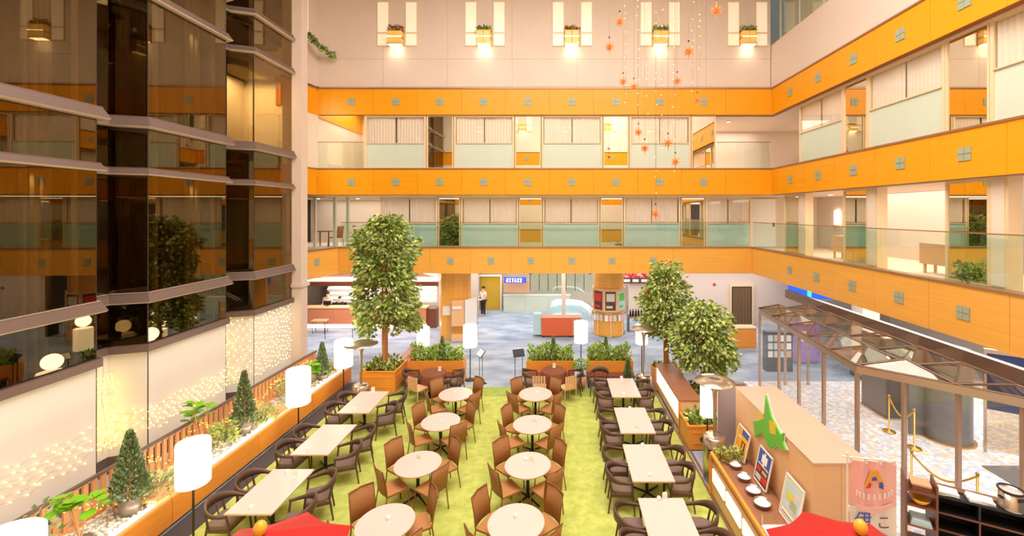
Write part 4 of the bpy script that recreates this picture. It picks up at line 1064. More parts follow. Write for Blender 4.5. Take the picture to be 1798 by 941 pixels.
MB().box(-.3, .35, 0, .04, .05, 1.9).build('panel', 'lavender', o); MB().box(-.35, .4, -.05, .09, 0, .05).build('foot', 'steel', o); MB().box(-.3, .35, -.01, .05, 1.9, 1.93).build('top_rail', 'steel', o)

# banner
o = thing('vertical_banner', 'tall pink and white vertical banner with handwritten characters at lower right', 'banner', (3.92, 5.8, 0))
MB().cyl(0, 0, 0, 2.75, .012, n=8).build('pole', 'paper', o)
MB().tube([(-.08, 0, 2.70), (.72, 0, 2.62)], .008, 6).build('crossbar', 'paper', o)
MB().lathe([(.001, 0), (.2, 0), (.18, .06), (.001, .06)], n=20).build('base', 'paper', o)
cl = MB(); n = 14; vs = []
for i in range(n + 1):
    x = .04 + .62 * i / n; yy = .012 * math.sin(i * 1.3)
    for z in (.85, 2.02, 2.64): vs.append((x, yy, z - (.03 * i / n if z > 2.5 else 0)))
for i in range(n):
    a = i * 3; cl.add([vs[a], vs[a + 3], vs[a + 4], vs[a + 1]], [(0, 1, 2, 3)], 1, True); cl.add([vs[a + 1], vs[a + 4], vs[a + 5], vs[a + 2]], [(0, 1, 2, 3)], 0, True)
cl.build('cloth', ['pink', 'banner'], o)
for (x, z) in ((.05, 2.66), (.25, 2.645), (.45, 2.63), (.63, 2.615), (.015, 2.0), (.015, 1.4)): MB().box(x - .015, x + .015, -.015, .012, z - .04, z + .03).build('tab', 'paper', o)
def text(body, x, y, z, size, m, parent, rot=(R(90), 0, 0), ext=.002):
    c = D.curves.new('lettering', 'FONT'); c.body = body; c.size = size; c.extrude = ext; c.align_x = 'CENTER'; c.align_y = 'CENTER'
    c.materials.append(M[m]); tmp = D.objects.new('lettering', c); COL.objects.link(tmp); bpy.context.view_layer.update()
    me = D.meshes.new_from_object(tmp.evaluated_get(bpy.context.evaluated_depsgraph_get())); D.objects.remove(tmp); D.curves.remove(c)
    t = put('lettering', me, parent); t.location = (x, y, z); t.rotation_euler = rot
    return t
for ch, x, z, s, m in (('伊', .20, 1.83, .24, 'ink_blue'), ('達', .20, 1.56, .24, 'ink_blue'), ('こ', .48, 1.80, .2, 'ink_brown'), ('の', .48, 1.56, .2, 'ink_brown')):
    text(ch, x, -.02, z, s, m, o)
lg = MB().prism([(.22, 2.3), (.3, 2.5), (.4, 2.52), (.5, 2.3), (.46, 2.3), (.36, 2.44), (.27, 2.3)], lambda p: (p[0], -.022, p[1]), lambda p: (p[0], -.016, p[1]), 0)
lg.prism([(.24, 2.28), (.3, 2.28), (.31, 2.34), (.28, 2.36)], lambda p: (p[0], -.024, p[1]), lambda p: (p[0], -.016, p[1]), 1)
lg.prism([(.42, 2.28), (.48, 2.26), (.46, 2.36), (.43, 2.36)], lambda p: (p[0], -.024, p[1]), lambda p: (p[0], -.016, p[1]), 2)
lg.prism([(.31, 2.38), (.38, 2.38), (.38, 2.42), (.33, 2.43)], lambda p: (p[0], -.026, p[1]), lambda p: (p[0], -.016, p[1]), 2)
lg.build('emblem', ['yellow', 'red', 'ink_blue'], o)
ar = MB()
for i in range(9):
    a = R(200 + i * 17.5); ar.box(.35 + .25 * math.cos(a) - .012, .35 + .25 * math.cos(a) + .012, -.022, -.014, 2.25 + .1 * math.sin(a) - .035, 2.25 + .1 * math.sin(a) + .035)
tag(ar.build('white_marks', 'banner', o), kind='stuff')
sw = MB(); 
sw.prism([(.05, 2.1)] + [(.05 + .06 * i, 2.1 - .09 * math.sin(PI * i / 10)) for i in range(1, 10)] + [(.65, 2.1)] + [(.65 - .06 * i, 2.06 - .13 * math.sin(PI * (10 - i) / 10)) for i in range(1, 10)], lambda p: (p[0], -.020, p[1]), lambda p: (p[0], -.014, p[1]))
sw.build('pink_swoosh', 'pink', o)

# red parasols
def parasol(x, y, label, rot):
    o = thing('parasol', label, 'parasol', (x, y, CZ), rot)
    n = 8; r = .98; mb = MB(); vs = [(0, 0, 2.44)]; 
    K = 6; rings = []
    for k in range(1, K + 1):
        t = k / K
        for i in range(n * 4):
            a = 2 * PI * i / (n * 4); q = (i % 4) / 4; sag = 1 - .15 * math.sin(PI * q) * t
            rr = r * t * sag; z = 2.44 - .44 * t ** 1.1 - .05 * math.sin(PI * q) * t * (1 - t) - (.0 if q else 0)
            vs.append((rr * math.cos(a), rr * math.sin(a), z))
    m = n * 4; fs = [(0, 1 + i, 1 + (i + 1) % m) for i in range(m)]
    for k in range(K - 1): fs += [(1 + k * m + i, 1 + (k + 1) * m + i, 1 + (k + 1) * m + (i + 1) % m, 1 + k * m + (i + 1) % m) for i in range(m)]
    mb.add(vs, fs, 0, True).build('canopy', 'red_cloth', o)
    for i in range(n):
        a = 2 * PI * i / n; MB().tube([(0, 0, 2.36), (r * .98 * math.cos(a), r * .98 * math.sin(a), 1.97)], .008, 4).build('rib', 'black', o)
    MB().cyl(0, 0, 0, 2.46, .02, n=8).build('pole', 'booth', o)
    MB().ball((0, 0, 2.5), .07, sz=(1, 1, 1.2)).build('finial', 'yellow', o)
    MB().lathe([(.001, 0), (.25, 0), (.22, .07), (.001, .08)], n=20).build('base', 'black', o)
parasol(-3.3, 4.72, 'bright red octagonal parasol at the bottom, left', R(3))
parasol(3.35, 4.74, 'bright red octagonal parasol at the bottom, right of the counter', R(4))

# shelves at lower right
o = thing('wooden_rack', 'narrow brown open rack with baskets beside the pink banner', 'shelf', (6.22, 7.72, 0), R(-29))
for x in (0, .42): MB().box(x, x + .03, -.2, .2, 0, 1.3).build('side', 'brown', o)
for z in (.15, .5, .85, 1.1): MB().box(.03, .42, -.2, .2, z, z + .02).build('shelf', 'brown', o)
def basket(px, py, z, label, m, rx=.15):
    pass
for (z, l, m, nm) in ((.87, 'yellow bowl on the narrow brown rack, upper shelf', 'yellow', 'bowl'), (.52, 'folded pale blue cloths on the narrow brown rack', 'ice', 'cloth_stack'), (1.12, 'small brown box on top of the narrow brown rack', 'brown', 'box')):
    q = Matrix.Rotation(R(-29), 4, 'Z') @ Vector((.23, -.04, 0)); t = thing(nm, l, nm.split('_')[0], (6.22 + q.x, 7.72 + q.y, z), R(-29))
    if nm == 'bowl': MB().lathe([(.001, 0), (.1, 0), (.16, .1), (.15, .1), (.09, .01), (.001, .01)], n=20).build('bowl', m, t)
    elif nm == 'box': MB().box(-.13, .13, -.12, .12, 0, .1).build('body', m, t); MB().box(-.14, .14, -.13, .13, .1, .13).build('lid', 'tan', t)
    else:
        for i in range(3): MB().box(-.15 + .01 * i, .15 - .01 * i, -.13, .13, .035 * i, .035 * i + .03).build('cloth', m, t)
o = thing('black_cabinet', 'black open shelving cabinet with wooden edges at lower right', 'cabinet', (6.68, 7.68, 0), R(-29))
MB().box(0, 1.3, .3, .33, 0, 1.0).build('back_panel', 'black', o)
for x in (0, .63, 1.27): MB().box(x, x + .03, -.05, .3, 0, .96).build('divider', 'black', o)
for z in (.05, .38, .68): MB().box(.03, 1.27, -.05, .3, z, z + .02).build('shelf', 'black', o); MB().box(0, 1.3, -.065, -.05, z, z + .025).build('edging', 'brown', o)
MB().box(0, 1.3, .18, .33, 1.0, 1.02).build('back_ledge', 'brown', o)
MB().box(0, 1.3, -.05, .3, .96, 1.0).build('top', 'black', o)
MB().box(0, .02, -.065, -.05, 0, 1.0).box(1.28, 1.3, -.065, -.05, 0, 1.0).box(.635, .655, -.065, -.05, 0, .7).build('upright_edging', 'brown', o)
def cab(x, y, z): q = Matrix.Rotation(R(-29), 4, 'Z') @ Vector((x, y, 0)); return (6.68 + q.x, 7.68 + q.y, z)
t = thing('soup_warmer', 'round steel soup warmer pot with black rim on the black cabinet', 'pot', cab(1.08, .1, 1.0))
MB().lathe([(.001, 0), (.17, 0), (.18, .03), (.16, .05), (.16, .3), (.15, .3), (.15, .26), (.001, .26)], n=28).build('pot', 'steel', t)
MB().lathe([(.16, .29), (.18, .3), (.18, .32), (.155, .32), (.15, .3)], n=28).build('rim', 'black', t)
MB().cyl(0, 0, .24, .28, .145, n=24).build('lid', 'tabletop', t)
MB().box(-.05, .05, -.175, -.16, .2, .25).build('label_plate', 'black', t); [MB().box(a, a + .04, -.03, .03, .18, .21).build('handle', 'black', t) for a in (.16, -.2)]
for (x, l, m) in ((.22, 'plastic-wrapped papers piled at the left end of the black cabinet', 'poster_pale'), (.68, 'stack of white papers in the middle of the black cabinet', 'paper')):
    t = thing('paper_stack', l, 'papers', cab(x, .08, 1.0), R(-29)); random.seed(int(x * 100))
    for i in range(5):
        T = Matrix.Rotation(random.uniform(-.15, .15), 4, 'Z'); MB().box(-.17, .17, -.11, .11, .012 * i, .012 * i + .01, 0, T).build('sheet', m if i % 2 else 'paper', t)

# ------------------------------------------------------------------ glass entrance porch
o = thing('glass_porch', 'bronze framed glass entrance porch with pyramid roof grid at right', 'porch', (0, 0, 0))
A, B, C_ = (6.95, 14.85), (6.49, 9.3), (8.35, 7.66)
Bm = (9.75, 6.3)
ZT = 2.68
def beam(a, b, z0, z1, t, nm='beam', m='transom_frame'):
    MB().wall(a, b, z0, z1, t).build(nm, m, o)
M['transom_frame'] = mat('champagne metal beam', (190, 164, 142), .3, metal=.55)
M['bronze_post'] = mat('polished bronze post', (196, 166, 142), .25, metal=.6)
M['big_beam'] = mat('dark bronze beam', (136, 112, 96), .25, metal=.6)
beam(A, B, ZT - .16, ZT, .1); beam(B, Bm, ZT - .16, ZT, .1); beam((8.8, 15.0), A, ZT - .16, ZT, .1)
MB().box(8.8, 8.95, 5.0, 16.6, 2.72, 3.02).build('main_beam', 'big_beam', o)
for (p) in ((6.97, 14.8), (7.48, 14.5), (6.86, 13.3), (6.75, 12.0), (6.64, 10.7), (6.52, 9.33), (7.1, 8.78), (7.72, 8.25), (8.35, 7.68), (9.0, 7.05), (7.9, 14.9), (8.7, 14.9)):
    MB().box(p[0] - .035, p[0] + .035, p[1] - .035, p[1] + .035, 0, ZT - .16).build('post', 'bronze_post', o)
pl = [A, (6.86, 13.3), (6.75, 12.0), (6.64, 10.7), B, (7.1, 8.78), (7.72, 8.25), C_, Bm]
for a, b in zip(pl[:-1], pl[1:]): MB().wall(a, b, .06, ZT - .16, .012).build('pane', 'glass', o)
random.seed(2)
def cell(q, up=.26):
    c = [sum(p[i] for p in q) / len(q) for i in (0, 1)]; ap = (c[0], c[1], ZT + up)
    for i in range(len(q)):
        a, b = q[i], q[(i + 1) % len(q)]
        MB().add([(a[0], a[1], ZT), (b[0], b[1], ZT), ap], [(0, 1, 2)]).build('roof_pane', 'canopy_glass', o)
        MB().tube([(a[0], a[1], ZT + .02), ap], .022, 4).build('roof_bar', 'big_beam', o)
        MB().tube([(a[0], a[1], ZT + .01), (b[0], b[1], ZT + .01)], .02, 4).build('roof_bar', 'big_beam', o)
ys = [14.85, 13.75, 12.65, 11.5, 10.4, 9.3]
for i in range(5):
    ya, yb = ys[i], ys[i + 1]; la = 6.49 + (ya - 9.3) / 5.55 * .46; lb = 6.49 + (yb - 9.3) / 5.55 * .46
    ma, mb_ = (la + 8.85) / 2, (lb + 8.85) / 2
    cell([(la, ya), (lb, yb), (mb_, yb), (ma, ya)]); cell([(ma, ya), (mb_, yb), (8.85, yb), (8.85, ya)])
cell([(6.49, 9.3), (7.67, 8.26), (7.67, 9.3)]); cell([(7.67, 9.3), (7.67, 8.26), (8.85, 8.2), (8.85, 9.3)]); cell([(7.67, 8.26), (8.85, 7.2), (8.85, 8.2)], .15)
# inside the entrance
def stanchion(x, y, label):
    t = thing('stanchion', label, 'barrier post', (x, y, .012))
    MB().lathe([(.001, 0), (.16, 0), (.15, .025), (.02, .04), (.02, .95), (.001, .95)], n=20).build('post', 'gold', t); MB().ball((0, 0, .98), .035).build('cap', 'gold', t)
sp = [(7.42, 8.98, 'gold barrier post behind the black cabinet, left one'), (8.04, 8.2, 'gold barrier post behind the black cabinet, right one'), (9.05, 10.87, 'gold barrier post by the dark stone block, near one'), (9.05, 11.7, 'gold barrier post by the dark stone block, far one')]
for s_ in sp: stanchion(*s_)
for a, b, l in ((sp[0], sp[1], 'yellow rope sagging between the two near barrier posts'), (sp[2], sp[3], 'yellow rope sagging between the two far barrier posts')):
    t = thing('barrier_rope', l, 'rope', (a[0], a[1], .95)); dx, dy = b[0] - a[0], b[1] - a[1]
    MB().tube([(dx * i / 12, dy * i / 12, -.32 * math.sin(PI * i / 12)) for i in range(13)], .018, 6).build('rope', 'rope', t)
    MB().ball((0, 0, 0), .025).ball((dx, dy, 0), .025).build('hook', 'gold', t)
o = thing('stone_block', 'dark grey square stone block inside the entrance', 'block', (10.1, 12.9, 0)); MB().box(-.6, .6, -.5, .5, .06, 2.3).build('body', 'stone', o); MB().box(-.65, .65, -.55, .55, 0, .06).build('base', 'steel', o); MB().box(-.62, .62, -.52, .52, 2.3, 2.36).build('cap', 'steel', o)
o = thing('stone_drum', 'dark grey rounded drum inside the entrance', 'drum', (10.35, 11.4, 0)); MB().cyl(0, 0, .05, 2.4, .52, n=32).build('drum', 'stone', o); MB().cyl(0, 0, 0, .05, .6, n=32).build('base_ring', 'gold', o); MB().box(-.9, -.5, .1, .16, .05, 2.4).build('wing', 'stone', o)
o = thing('wall_screen', 'dark navy glass door pane at the right edge of the entrance', 'screen', (10.72, 10.7, 0), R(-35)); MB().box(0, 1.6, 0, .05, 1.1, 2.5).build('pane', 'navy', o); MB().box(0, 1.6, .01, .03, .1, 1.1).build('lower_pane', 'canopy_glass', o); MB().box(-.05, 0, -.03, .08, 0, 2.6).box(1.6, 1.65, -.03, .08, 0, 2.6).box(0, 1.6, -.03, .08, 2.5, 2.6).build('frame', 'bronze_post', o)
tag(MB().box(10.0, 11.6, 8.4, 10.1, .012, .03).build('floor_mat', 'stone'), 'dark grey floor mat inside the entrance near the right edge', 'mat')
o = thing('purple_cabinet', 'purple display cabinet seen through the porch glass', 'cabinet', (9.9, 17.3, 0)); MB().box(-.5, .5, -.3, .3, .05, 1.55).build('body', 'purple', o); MB().box(-.3, -.05, -.31, -.3, .9, 1.3).build('notice', 'paper', o); MB().box(-.45, .45, -.25, .25, 0, .05).build('plinth', 'black', o)
o = thing('brochure_rack', 'dark rack of leaflets in the porch corner', 'rack', (8.35, 16.3, 0)); MB().box(-.5, .5, -.15, .15, 0, 1.5).build('body', 'steel_dark', o)
for i in range(4):
    for j in range(3): MB().box(-.44 + .23 * i, -.26 + .23 * i, -.17, -.15, .55 + .3 * j, .78 + .3 * j).build('leaflet', ['paper', 'poster_pale', 'ice', 'tan'][(i + j) % 4], o)
o = thing('stone_pillar', 'white stone pillar beside the purple cabinet', 'pillar', (11.2, 15.6, 0)); MB().box(-.3, .3, -.3, .3, 0, 3.29).build('shaft', 'cream', o); MB().box(-.34, .34, -.34, .34, 0, .15).build('base', 'stone', o)
o = thing('sign_box', 'blue lit panel above the porch', 'sign', (10.2, 17.6, 2.45)); MB().box(-.7, 1.6, 0, .12, 0, .75).build('panel', 'led_blue', o); MB().box(0.05, .2, -.02, 0, .08, .7).build('light', 'cyan', o); MB().box(-.74, 1.64, -.01, .13, -.04, 0).build('frame', 'steel', o)
for a in (-.6, 1.5): MB().box(a, a + .04, .04, .08, .75, .86).build('bracket', 'steel', o)
for i, (x, y) in enumerate(((9.6, 9.9), (9.4, 12.2), (11, 8.5))):
    t = thing('exit_light', 'small cyan ceiling light above the porch, %s one' % ['middle', 'far', 'near'][i], 'ceiling light', (x, y, 3.2)); MB().box(-.12, .12, -.05, .05, 0, .1).build('housing', 'steel', t); MB().box(-.1, .1, -.055, -.05, .01, .09).build('diffuser', 'cyan', t)

# ------------------------------------------------------------------ lobby beyond
o = thing('reception_desk', 'long terracotta reception desk with lit plinth at far left', 'desk', (-13.3, 22.2, 0))
for i in range(4): MB().box(i * 1.6 + .004, (i + 1) * 1.6 - .004, 0, .5, .22, 1.04).build('front_panel', 'desk', o)
MB().box(-.02, 6.42, -.05, .6, 1.04, 1.09).build('counter_top', 'booth', o); MB().box(0, 6.4, .12, .5, 0, .22).build('lit_plinth', 'led', o)
MB().box(6.4, 6.9, .1, .6, 0, 1.0).build('side_cabinet', 'brown', o)
struct('wall_back', MB().box(-13.7, -6.4, 22.6, 22.8, 2.14, 2.36), 'brown', 'brown bulkhead above the reception desk', 'wall')
struct('ceiling', MB().box(-13.7, -6.4, 22.7, 22.8, 2.40, 2.52), 'led', 'white light cove above the reception bulkhead', 'light cove')
struct('ceiling', MB().add([(-13.7, 19.6, 3.28), (-6.4, 19.6, 3.28), (-6.4, 22.8, 2.55), (-13.7, 22.8, 2.55)], [(0, 1, 2, 3)]), 'desk', 'sloping terracotta ceiling over the reception', 'ceiling')
ww = MB(); n, mz = 70, 40; vs = []
for j in range(mz + 1):
    for i in range(n + 1):
        x = -13.2 + 6.3 * i / n; z = .9 + 1.7 * j / mz
        vs.append((x, 24.4 + .07 * math.sin(z * 22 + 1.4 * math.sin(x * 1.7) + .8 * math.sin(x * 3.1 + 1)), z))
ww.add(vs, [(j * (n + 1) + i, j * (n + 1) + i + 1, (j + 1) * (n + 1) + i + 1, (j + 1) * (n + 1) + i) for j in range(mz) for i in range(n)], 0, True)
struct('wall_back', ww, 'paper', 'white wavy relief wall behind the reception desk', 'wall')
struct('wall_right', MB().box(-6.5, -6.4, 22.8, 27.6, 0, 3.3), 'white', 'white wall at the right end of the reception', 'wall')
def person(loc, rz, label, shirt, pants, seated=False, h=1.7, arm=0):
    k = h / 1.7; o = thing('person', label, 'person', loc, rz)
    def skinned(name, verts, edges, radii, m):
        me = D.meshes.new(name); me.from_pydata([tuple(Vector(v) * k) for v in verts], edges, []); me.materials.append(M[m])
        ob = D.objects.new(name, me); COL.objects.link(ob); ob.parent = o
        md = ob.modifiers.new('Skin', 'SKIN'); md.use_smooth_shade = True
        for i, r in enumerate(radii):
            s = me.skin_vertices[0].data[i]; rr = r if isinstance(r, tuple) else (r, r); s.radius = (rr[0] * k, rr[1] * k); s.use_root = i == 0
        sb = ob.modifiers.new('Sub', 'SUBSURF'); sb.levels = 1; sb.render_levels = 1
        return ob
    hz = .92 if not seated else .5
    if seated: L1, L2, L3 = (.1, .42, .48), (.1, .44, .08), (.1, .56, .04)
    else: L1, L2, L3 = (.1, .01, .5), (.1, 0, .08), (.1, .13, .03)
    T = hz; fx = .32 if arm else .05
    V = [(0, 0, T), (0, 0, T + .25), (0, 0, T + .48), (0, 0, T + .56), (0, .01, T + .65), (0, .0, T + .75),
         (.19, 0, T + .46), (.23, .02, T + .2), (.17, fx, T + .1), (-.19, 0, T + .46), (-.23, .02, T + .2), (-.17, fx, T + .1),
         (.1, 0, T - .06), L1, L2, L3, (-.1, 0, T - .06), (-L1[0],) + L1[1:], (-L2[0],) + L2[1:], (-L3[0],) + L3[1:]]
    E = [(0, 1), (1, 2), (2, 3), (3, 4), (4, 5), (2, 6), (6, 7), (7, 8), (2, 9), (9, 10), (10, 11), (0, 12), (12, 13), (13, 14), (14, 15), (0, 16), (16, 17), (17, 18), (18, 19)]
    Rr = [.12, .11, .11, .05, .085, .08, .05, .04, .03, .05, .04, .03, .085, .06, .04, .03, .085, .06, .04, .03]
    skinned('body', V, E, Rr, 'skin')
    skinned('shirt', [V[0], V[1], V[2], V[6], (.225, .02, T + .22), V[9], (-.225, .02, T + .22)], [(0, 1), (1, 2), (2, 3), (3, 4), (2, 5), (5, 6)], [.15, .14, .135, .07, .055, .07, .055], shirt)
    skinned('trousers', [V[0], V[12], V[13], V[14], V[16], V[17], V[18]], [(0, 1), (1, 2), (2, 3), (0, 4), (4, 5), (5, 6)], [.14, .1, .075, .06, .1, .075, .06], pants)
    MB().ball((0, -.02, (T + .74)), .105, sz=(1, 1.05, .85)).build('hair', 'hair', o)
    for c in o.children:
        if c.name.startswith('hair'): c.scale = (k, k, k)
    f = MB().ball((.035, .095, T + .68), .012).ball((-.035, .095, T + .68), .012).build('eyes', 'black', o); f.scale = (k, k, k)
    f = MB().ball((0, .105, T + .65), .015, sz=(1, 1, 1.5)).build('nose', 'skin', o); f.scale = (k, k, k)
    for sx in (-1, 1):
        for j in range(5):
            q = Vector((sx * (.155 + .014 * j), fx + .02, T + .09)) * k; d = Vector((0, .5 if arm else .1, -.1 if arm else -1)).normalized() * (.075 - .008 * abs(j - 2)) * k
            MB().tube([q, q + d * .6, q + d + Vector((0, 0, -.01))], .009, 5).build('finger', 'skin', o)
    return o
person((-13.1 + .55, 23.2, 0), PI, 'receptionist in white standing at the far left end of the desk', 'white_cloth', 'dark_cloth', arm=1)
person((-11.9, 23.2, 0), PI, 'receptionist in a dark jacket seated behind the reception desk', 'dark_cloth', 'dark_cloth', h=1.45, arm=1)
person((-4.4, 24.9, 0), PI * .8, 'man in pale shirt and black apron standing beyond the orange pillar', 'white_cloth', 'dark_cloth', arm=1)
t = thing('document', 'white sheet of paper held by the standing man', 'paper', (-4.6, 24.55, 1.02)); MB().box(-.16, .16, -.11, .11, 0, .006).build('sheet', 'paper', t); MB().box(-.1, .1, -.02, .02, .006, .009).build('print', 'poster_pale', t)
t = thing('desk_monitor', 'small black monitor on the reception desk', 'monitor', (-12.25, 22.6, 1.09)); MB().box(-.2, .2, -.02, .02, .04, .26).build('screen', 'black', t); MB().box(-.08, .08, -.06, .06, 0, .02).box(-.02, .02, -.01, .01, .02, .06).build('stand', 'steel_dark', t)
t = thing('reception_tray', 'small dark tray near the right end of the reception desk', 'tray', (-7.9, 22.4, 1.09)); MB().box(-.2, .2, -.12, .12, 0, .02).build('tray', 'brown', t); MB().box(-.1, .1, -.06, .06, .02, .07).build('box', 'tan', t)
o = thing('wood_stool', 'wooden bench stool with black legs before the reception desk', 'stool', (-11.9, 21.3, 0)); MB().box(-.35, .35, -.18, .18, .62, .68).build('seat', 'booth', o)
for sx in (-.3, .3):
    for sy in (-.14, .14): MB().cyl(sx, sy, 0, .62, .013, n=6).build('leg', 'black', o)
o = thing('low_barrier', 'thin black metal barrier rail before the reception desk', 'barrier', (-12.4, 20.3, 0))
for x in (0, 1.3, 2.6): MB().cyl(x, 0, 0, .8, .014, n=6).build('post', 'black', o)
MB().tube([(-.3, 0, .5), (2.9, 0, .5)], .012, 6).build('rail', 'black', o)
# columns
o = tag(thing('column', 'broad orange faceted pillar left of the lobby passage', 'pillar', (-4.98, 20.6, 0)), kind='structure')
n = 12
for i in range(n):
    a0, a1 = 2 * PI * i / n + .1, 2 * PI * (i + 1) / n + .1
    p = [(.74 * math.cos(a0), .5 * math.sin(a0)), (.74 * math.cos(a1), .5 * math.sin(a1))]
    MB().wall(p[0], p[1], 0, 3.27, .03, 0, 1).build('panel', 'fascia_low', o)
MB().box(-.46, -.1, -.56, -.53, 1.2, 1.62).build('notice', 'paper', o)
o = thing('folding_screen', 'pale folding notice screen beside the orange pillar', 'screen', (-5.0, 19.75, 0))
MB().wall((0, 0), (.62, .1), .75, 1.95, .03).build('leaf', 'booth', o); MB().wall((.63, .1), (1.1, .75), .75, 1.95, .03).build('leaf', 'paper', o)
MB().cyl(.02, 0, 0, 1.95, .02, n=8).cyl(.62, .1, 0, 1.95, .02, n=8).cyl(1.1, .75, 0, 1.95, .02, n=8).build('post', 'steel', o)
MB().wall((0, 0), (.62, .1), .05, .38, .03).build('lower_panel', 'booth', o); MB().wall((.1, -.01), (.5, .055), 1.55, 1.68, .01, 0, -1).build('heading', 'paper', o)
o = tag(thing('column', 'round orange pillar wrapped with framed posters at centre rear', 'pillar', (2.5, 21.4, 0)), kind='structure')
MB().cyl(0, 0, 2.2, 3.29, .74, n=32).build('shaft', 'fascia_low', o); MB().cyl(0, 0, .05, .75, .76, n=32).build('drum_base', 'fascia_low', o)
MB().cyl(0, 0, .75, 1.22, .70, n=24).build('core', 'booth', o)
n = 8
for i in range(n):
    a = -PI / 2 + 2 * PI * i / n; c, s_ = math.cos(a), math.sin(a); T = Matrix.Translation((c * .78, s_ * .78, 0)) @ Matrix.Rotation(a + PI / 2, 4, 'Z')
    MB().box(-.34, .34, -.02, .04, 1.2, 2.32, 0, T).build('poster_board', 'booth', o)
    pr = [('poster_pale', 'poster_dark'), ('map_green', 'ice'), ('ice', 'paper'), ('tan', 'paper'), ('paper', 'tan'), ('tan', 'ice'), ('ice', 'tan'), ('red', 'poster_dark')][i]
    MB().box(-.25, .25, -.03, -.02, 1.3, 2.2, 0, T).build('poster', pr[1], o)
    MB().box(-.2, .2, -.035, -.03, 1.72, 2.1, 0, T).box(-.2, .1, -.035, -.03, 1.4, 1.52, 0, T).build('print', pr[0], o)
    for j in range(3): MB().box(-.28 + .2 * j, -.12 + .2 * j, -.06, -.04, .78, 1.08, 0, T).build('leaflet', ['paper', 'pink', 'poster_pale'][j], o)
    MB().cyl(c * .86, s_ * .86, 0, 1.15, .014, n=6).build('rod', 'paper', o)
MB().lathe([(.76, 0), (.8, 0), (.8, .05), (.76, .05)], n=32).lathe([(.9, 1.15), (.93, 1.15), (.93, 1.19), (.9, 1.19)], n=32).build('ring', 'gold', o)
# coral counter
o = thing('coral_counter', 'coral red front counter with a pale side in the lobby', 'counter', (-.83, 20.6, 0)); MB().box(0, 1.5, 0, .05, .08, .92).build('front_panel', 'desk_red', o); MB().box(0, 1.9, .05, .6, .08, .92).build('body', 'tan', o); MB().box(-.02, 1.92, -.02, .62, .92, .96).build('top', 'desk', o); MB().box(-.4, -.02, .1, .6, .1, 1.1).build('side_screen', 'ice', o); MB().box(.05, .15, .05, .15, 0, .08).box(1.35, 1.45, .05, .15, 0, .08).build('caster', 'black', o)
# orange desk at right
o = thing('orange_desk', 'orange bell desk with pale top right of the rounded tree', 'desk', (7.55, 18.9, 0)); MB().box(0, 1.2, 0, .5, .06, .88).build('body', 'orange_box', o); MB().box(-.03, 1.23, -.03, .53, .88, .93).build('top', 'booth', o); MB().box(0, 1.2, .02, .48, 0, .06).build('plinth', 'rope', o)
t = thing('desk_phone', 'small black phone on the orange desk', 'telephone', (7.7, 19.1, .93)); MB().box(-.08, .08, -.1, .1, 0, .05).build('body', 'black', t); MB().box(-.08, -.03, -.1, .1, .05, .3).build('handset', 'black', t)
# curtained doorway behind
do = thing('door_2', 'dark curtained doorway behind the orange desk', 'door', (9.3, 23.0, 0), kind='structure')
MB().box(0, 1.1, .05, .1, 0, 2.05).build('opening', 'dark_room', do); pleat(1.0, .02, 2.0, 0, .04, .16).build('curtain', 'curtain_dark', do, (.05, 0, 0))
MB().box(-.08, 0, -.05, .12, 0, 2.15).box(1.1, 1.18, -.05, .12, 0, 2.15).box(0, 1.1, -.05, .12, 2.05, 2.15).build('frame', 'frame', do)
struct('wall_back', MB().box(6.6, 18, 23.1, 23.3, 0, 3.3), 'white', 'white lobby wall right of the passage', 'wall')
struct('wall_back', MB().box(4.1, 6.6, 24.9, 25.1, 0, 3.3), 'cream', 'cream lobby wall behind the slender tree', 'wall')
t = thing('fire_alarm', 'small round red fire alarm on the lobby wall', 'alarm', (8.4, 23.08, 2.15)); MB().lathe([(.001, 0), (.08, 0), (.08, .04), (.001, .05)], n=16).build('bell', 'red', t); t.rotation_euler = (R(90), 0, 0)
t.scale = (1, 1, 1); MB().cyl(0, 0, -.02, 0, .1, n=16).build('plate', 'paper', t)
t = thing('wall_mural', 'red and pink flower mural panel on the lobby wall', 'picture', (4.15, 24.6, 1.95)); MB().box(-.6, 1.2, 0, .04, 0, 1.1).build('panel', cellmat('mural flowers', [(206, 70, 70), (232, 140, 140), (190, 60, 50), (240, 196, 196), (170, 50, 60)], 9), t); MB().box(-.6, 1.2, -.01, 0, 0, .32).build('lower_band', 'poster_dark', t)
for i in range(3): MB().box(-.4 + .5 * i, -.05 + .5 * i, -.02, -.01, .08, .24).build('white_mark', 'paper', t)
t = thing('buffet_table', 'small buffet table with black bottles right of the round pillar', 'table', (3.9, 21.8, 0)); MB().box(-.4, .8, -.3, .3, .72, .76).build('top', 'brown', t); MB().box(-.38, -.34, -.28, .28, 0, .72).box(.74, .78, -.28, .28, 0, .72).build('leg', 'steel_dark', t)
for i in range(5):
    b = thing('dark_bottle', 'black bottle on the small buffet table, %s from left' % ['first', 'second', 'third', 'fourth', 'fifth'][i], 'bottle', (3.65 + .14 * i, 21.75 + .05 * (i % 2), .76), 0, 'black bottles on the buffet table'); MB().lathe([(.001, 0), (.05, 0), (.05, .22), (.02, .3), (.02, .36), (.001, .36)], n=12).build('body', 'black', b)
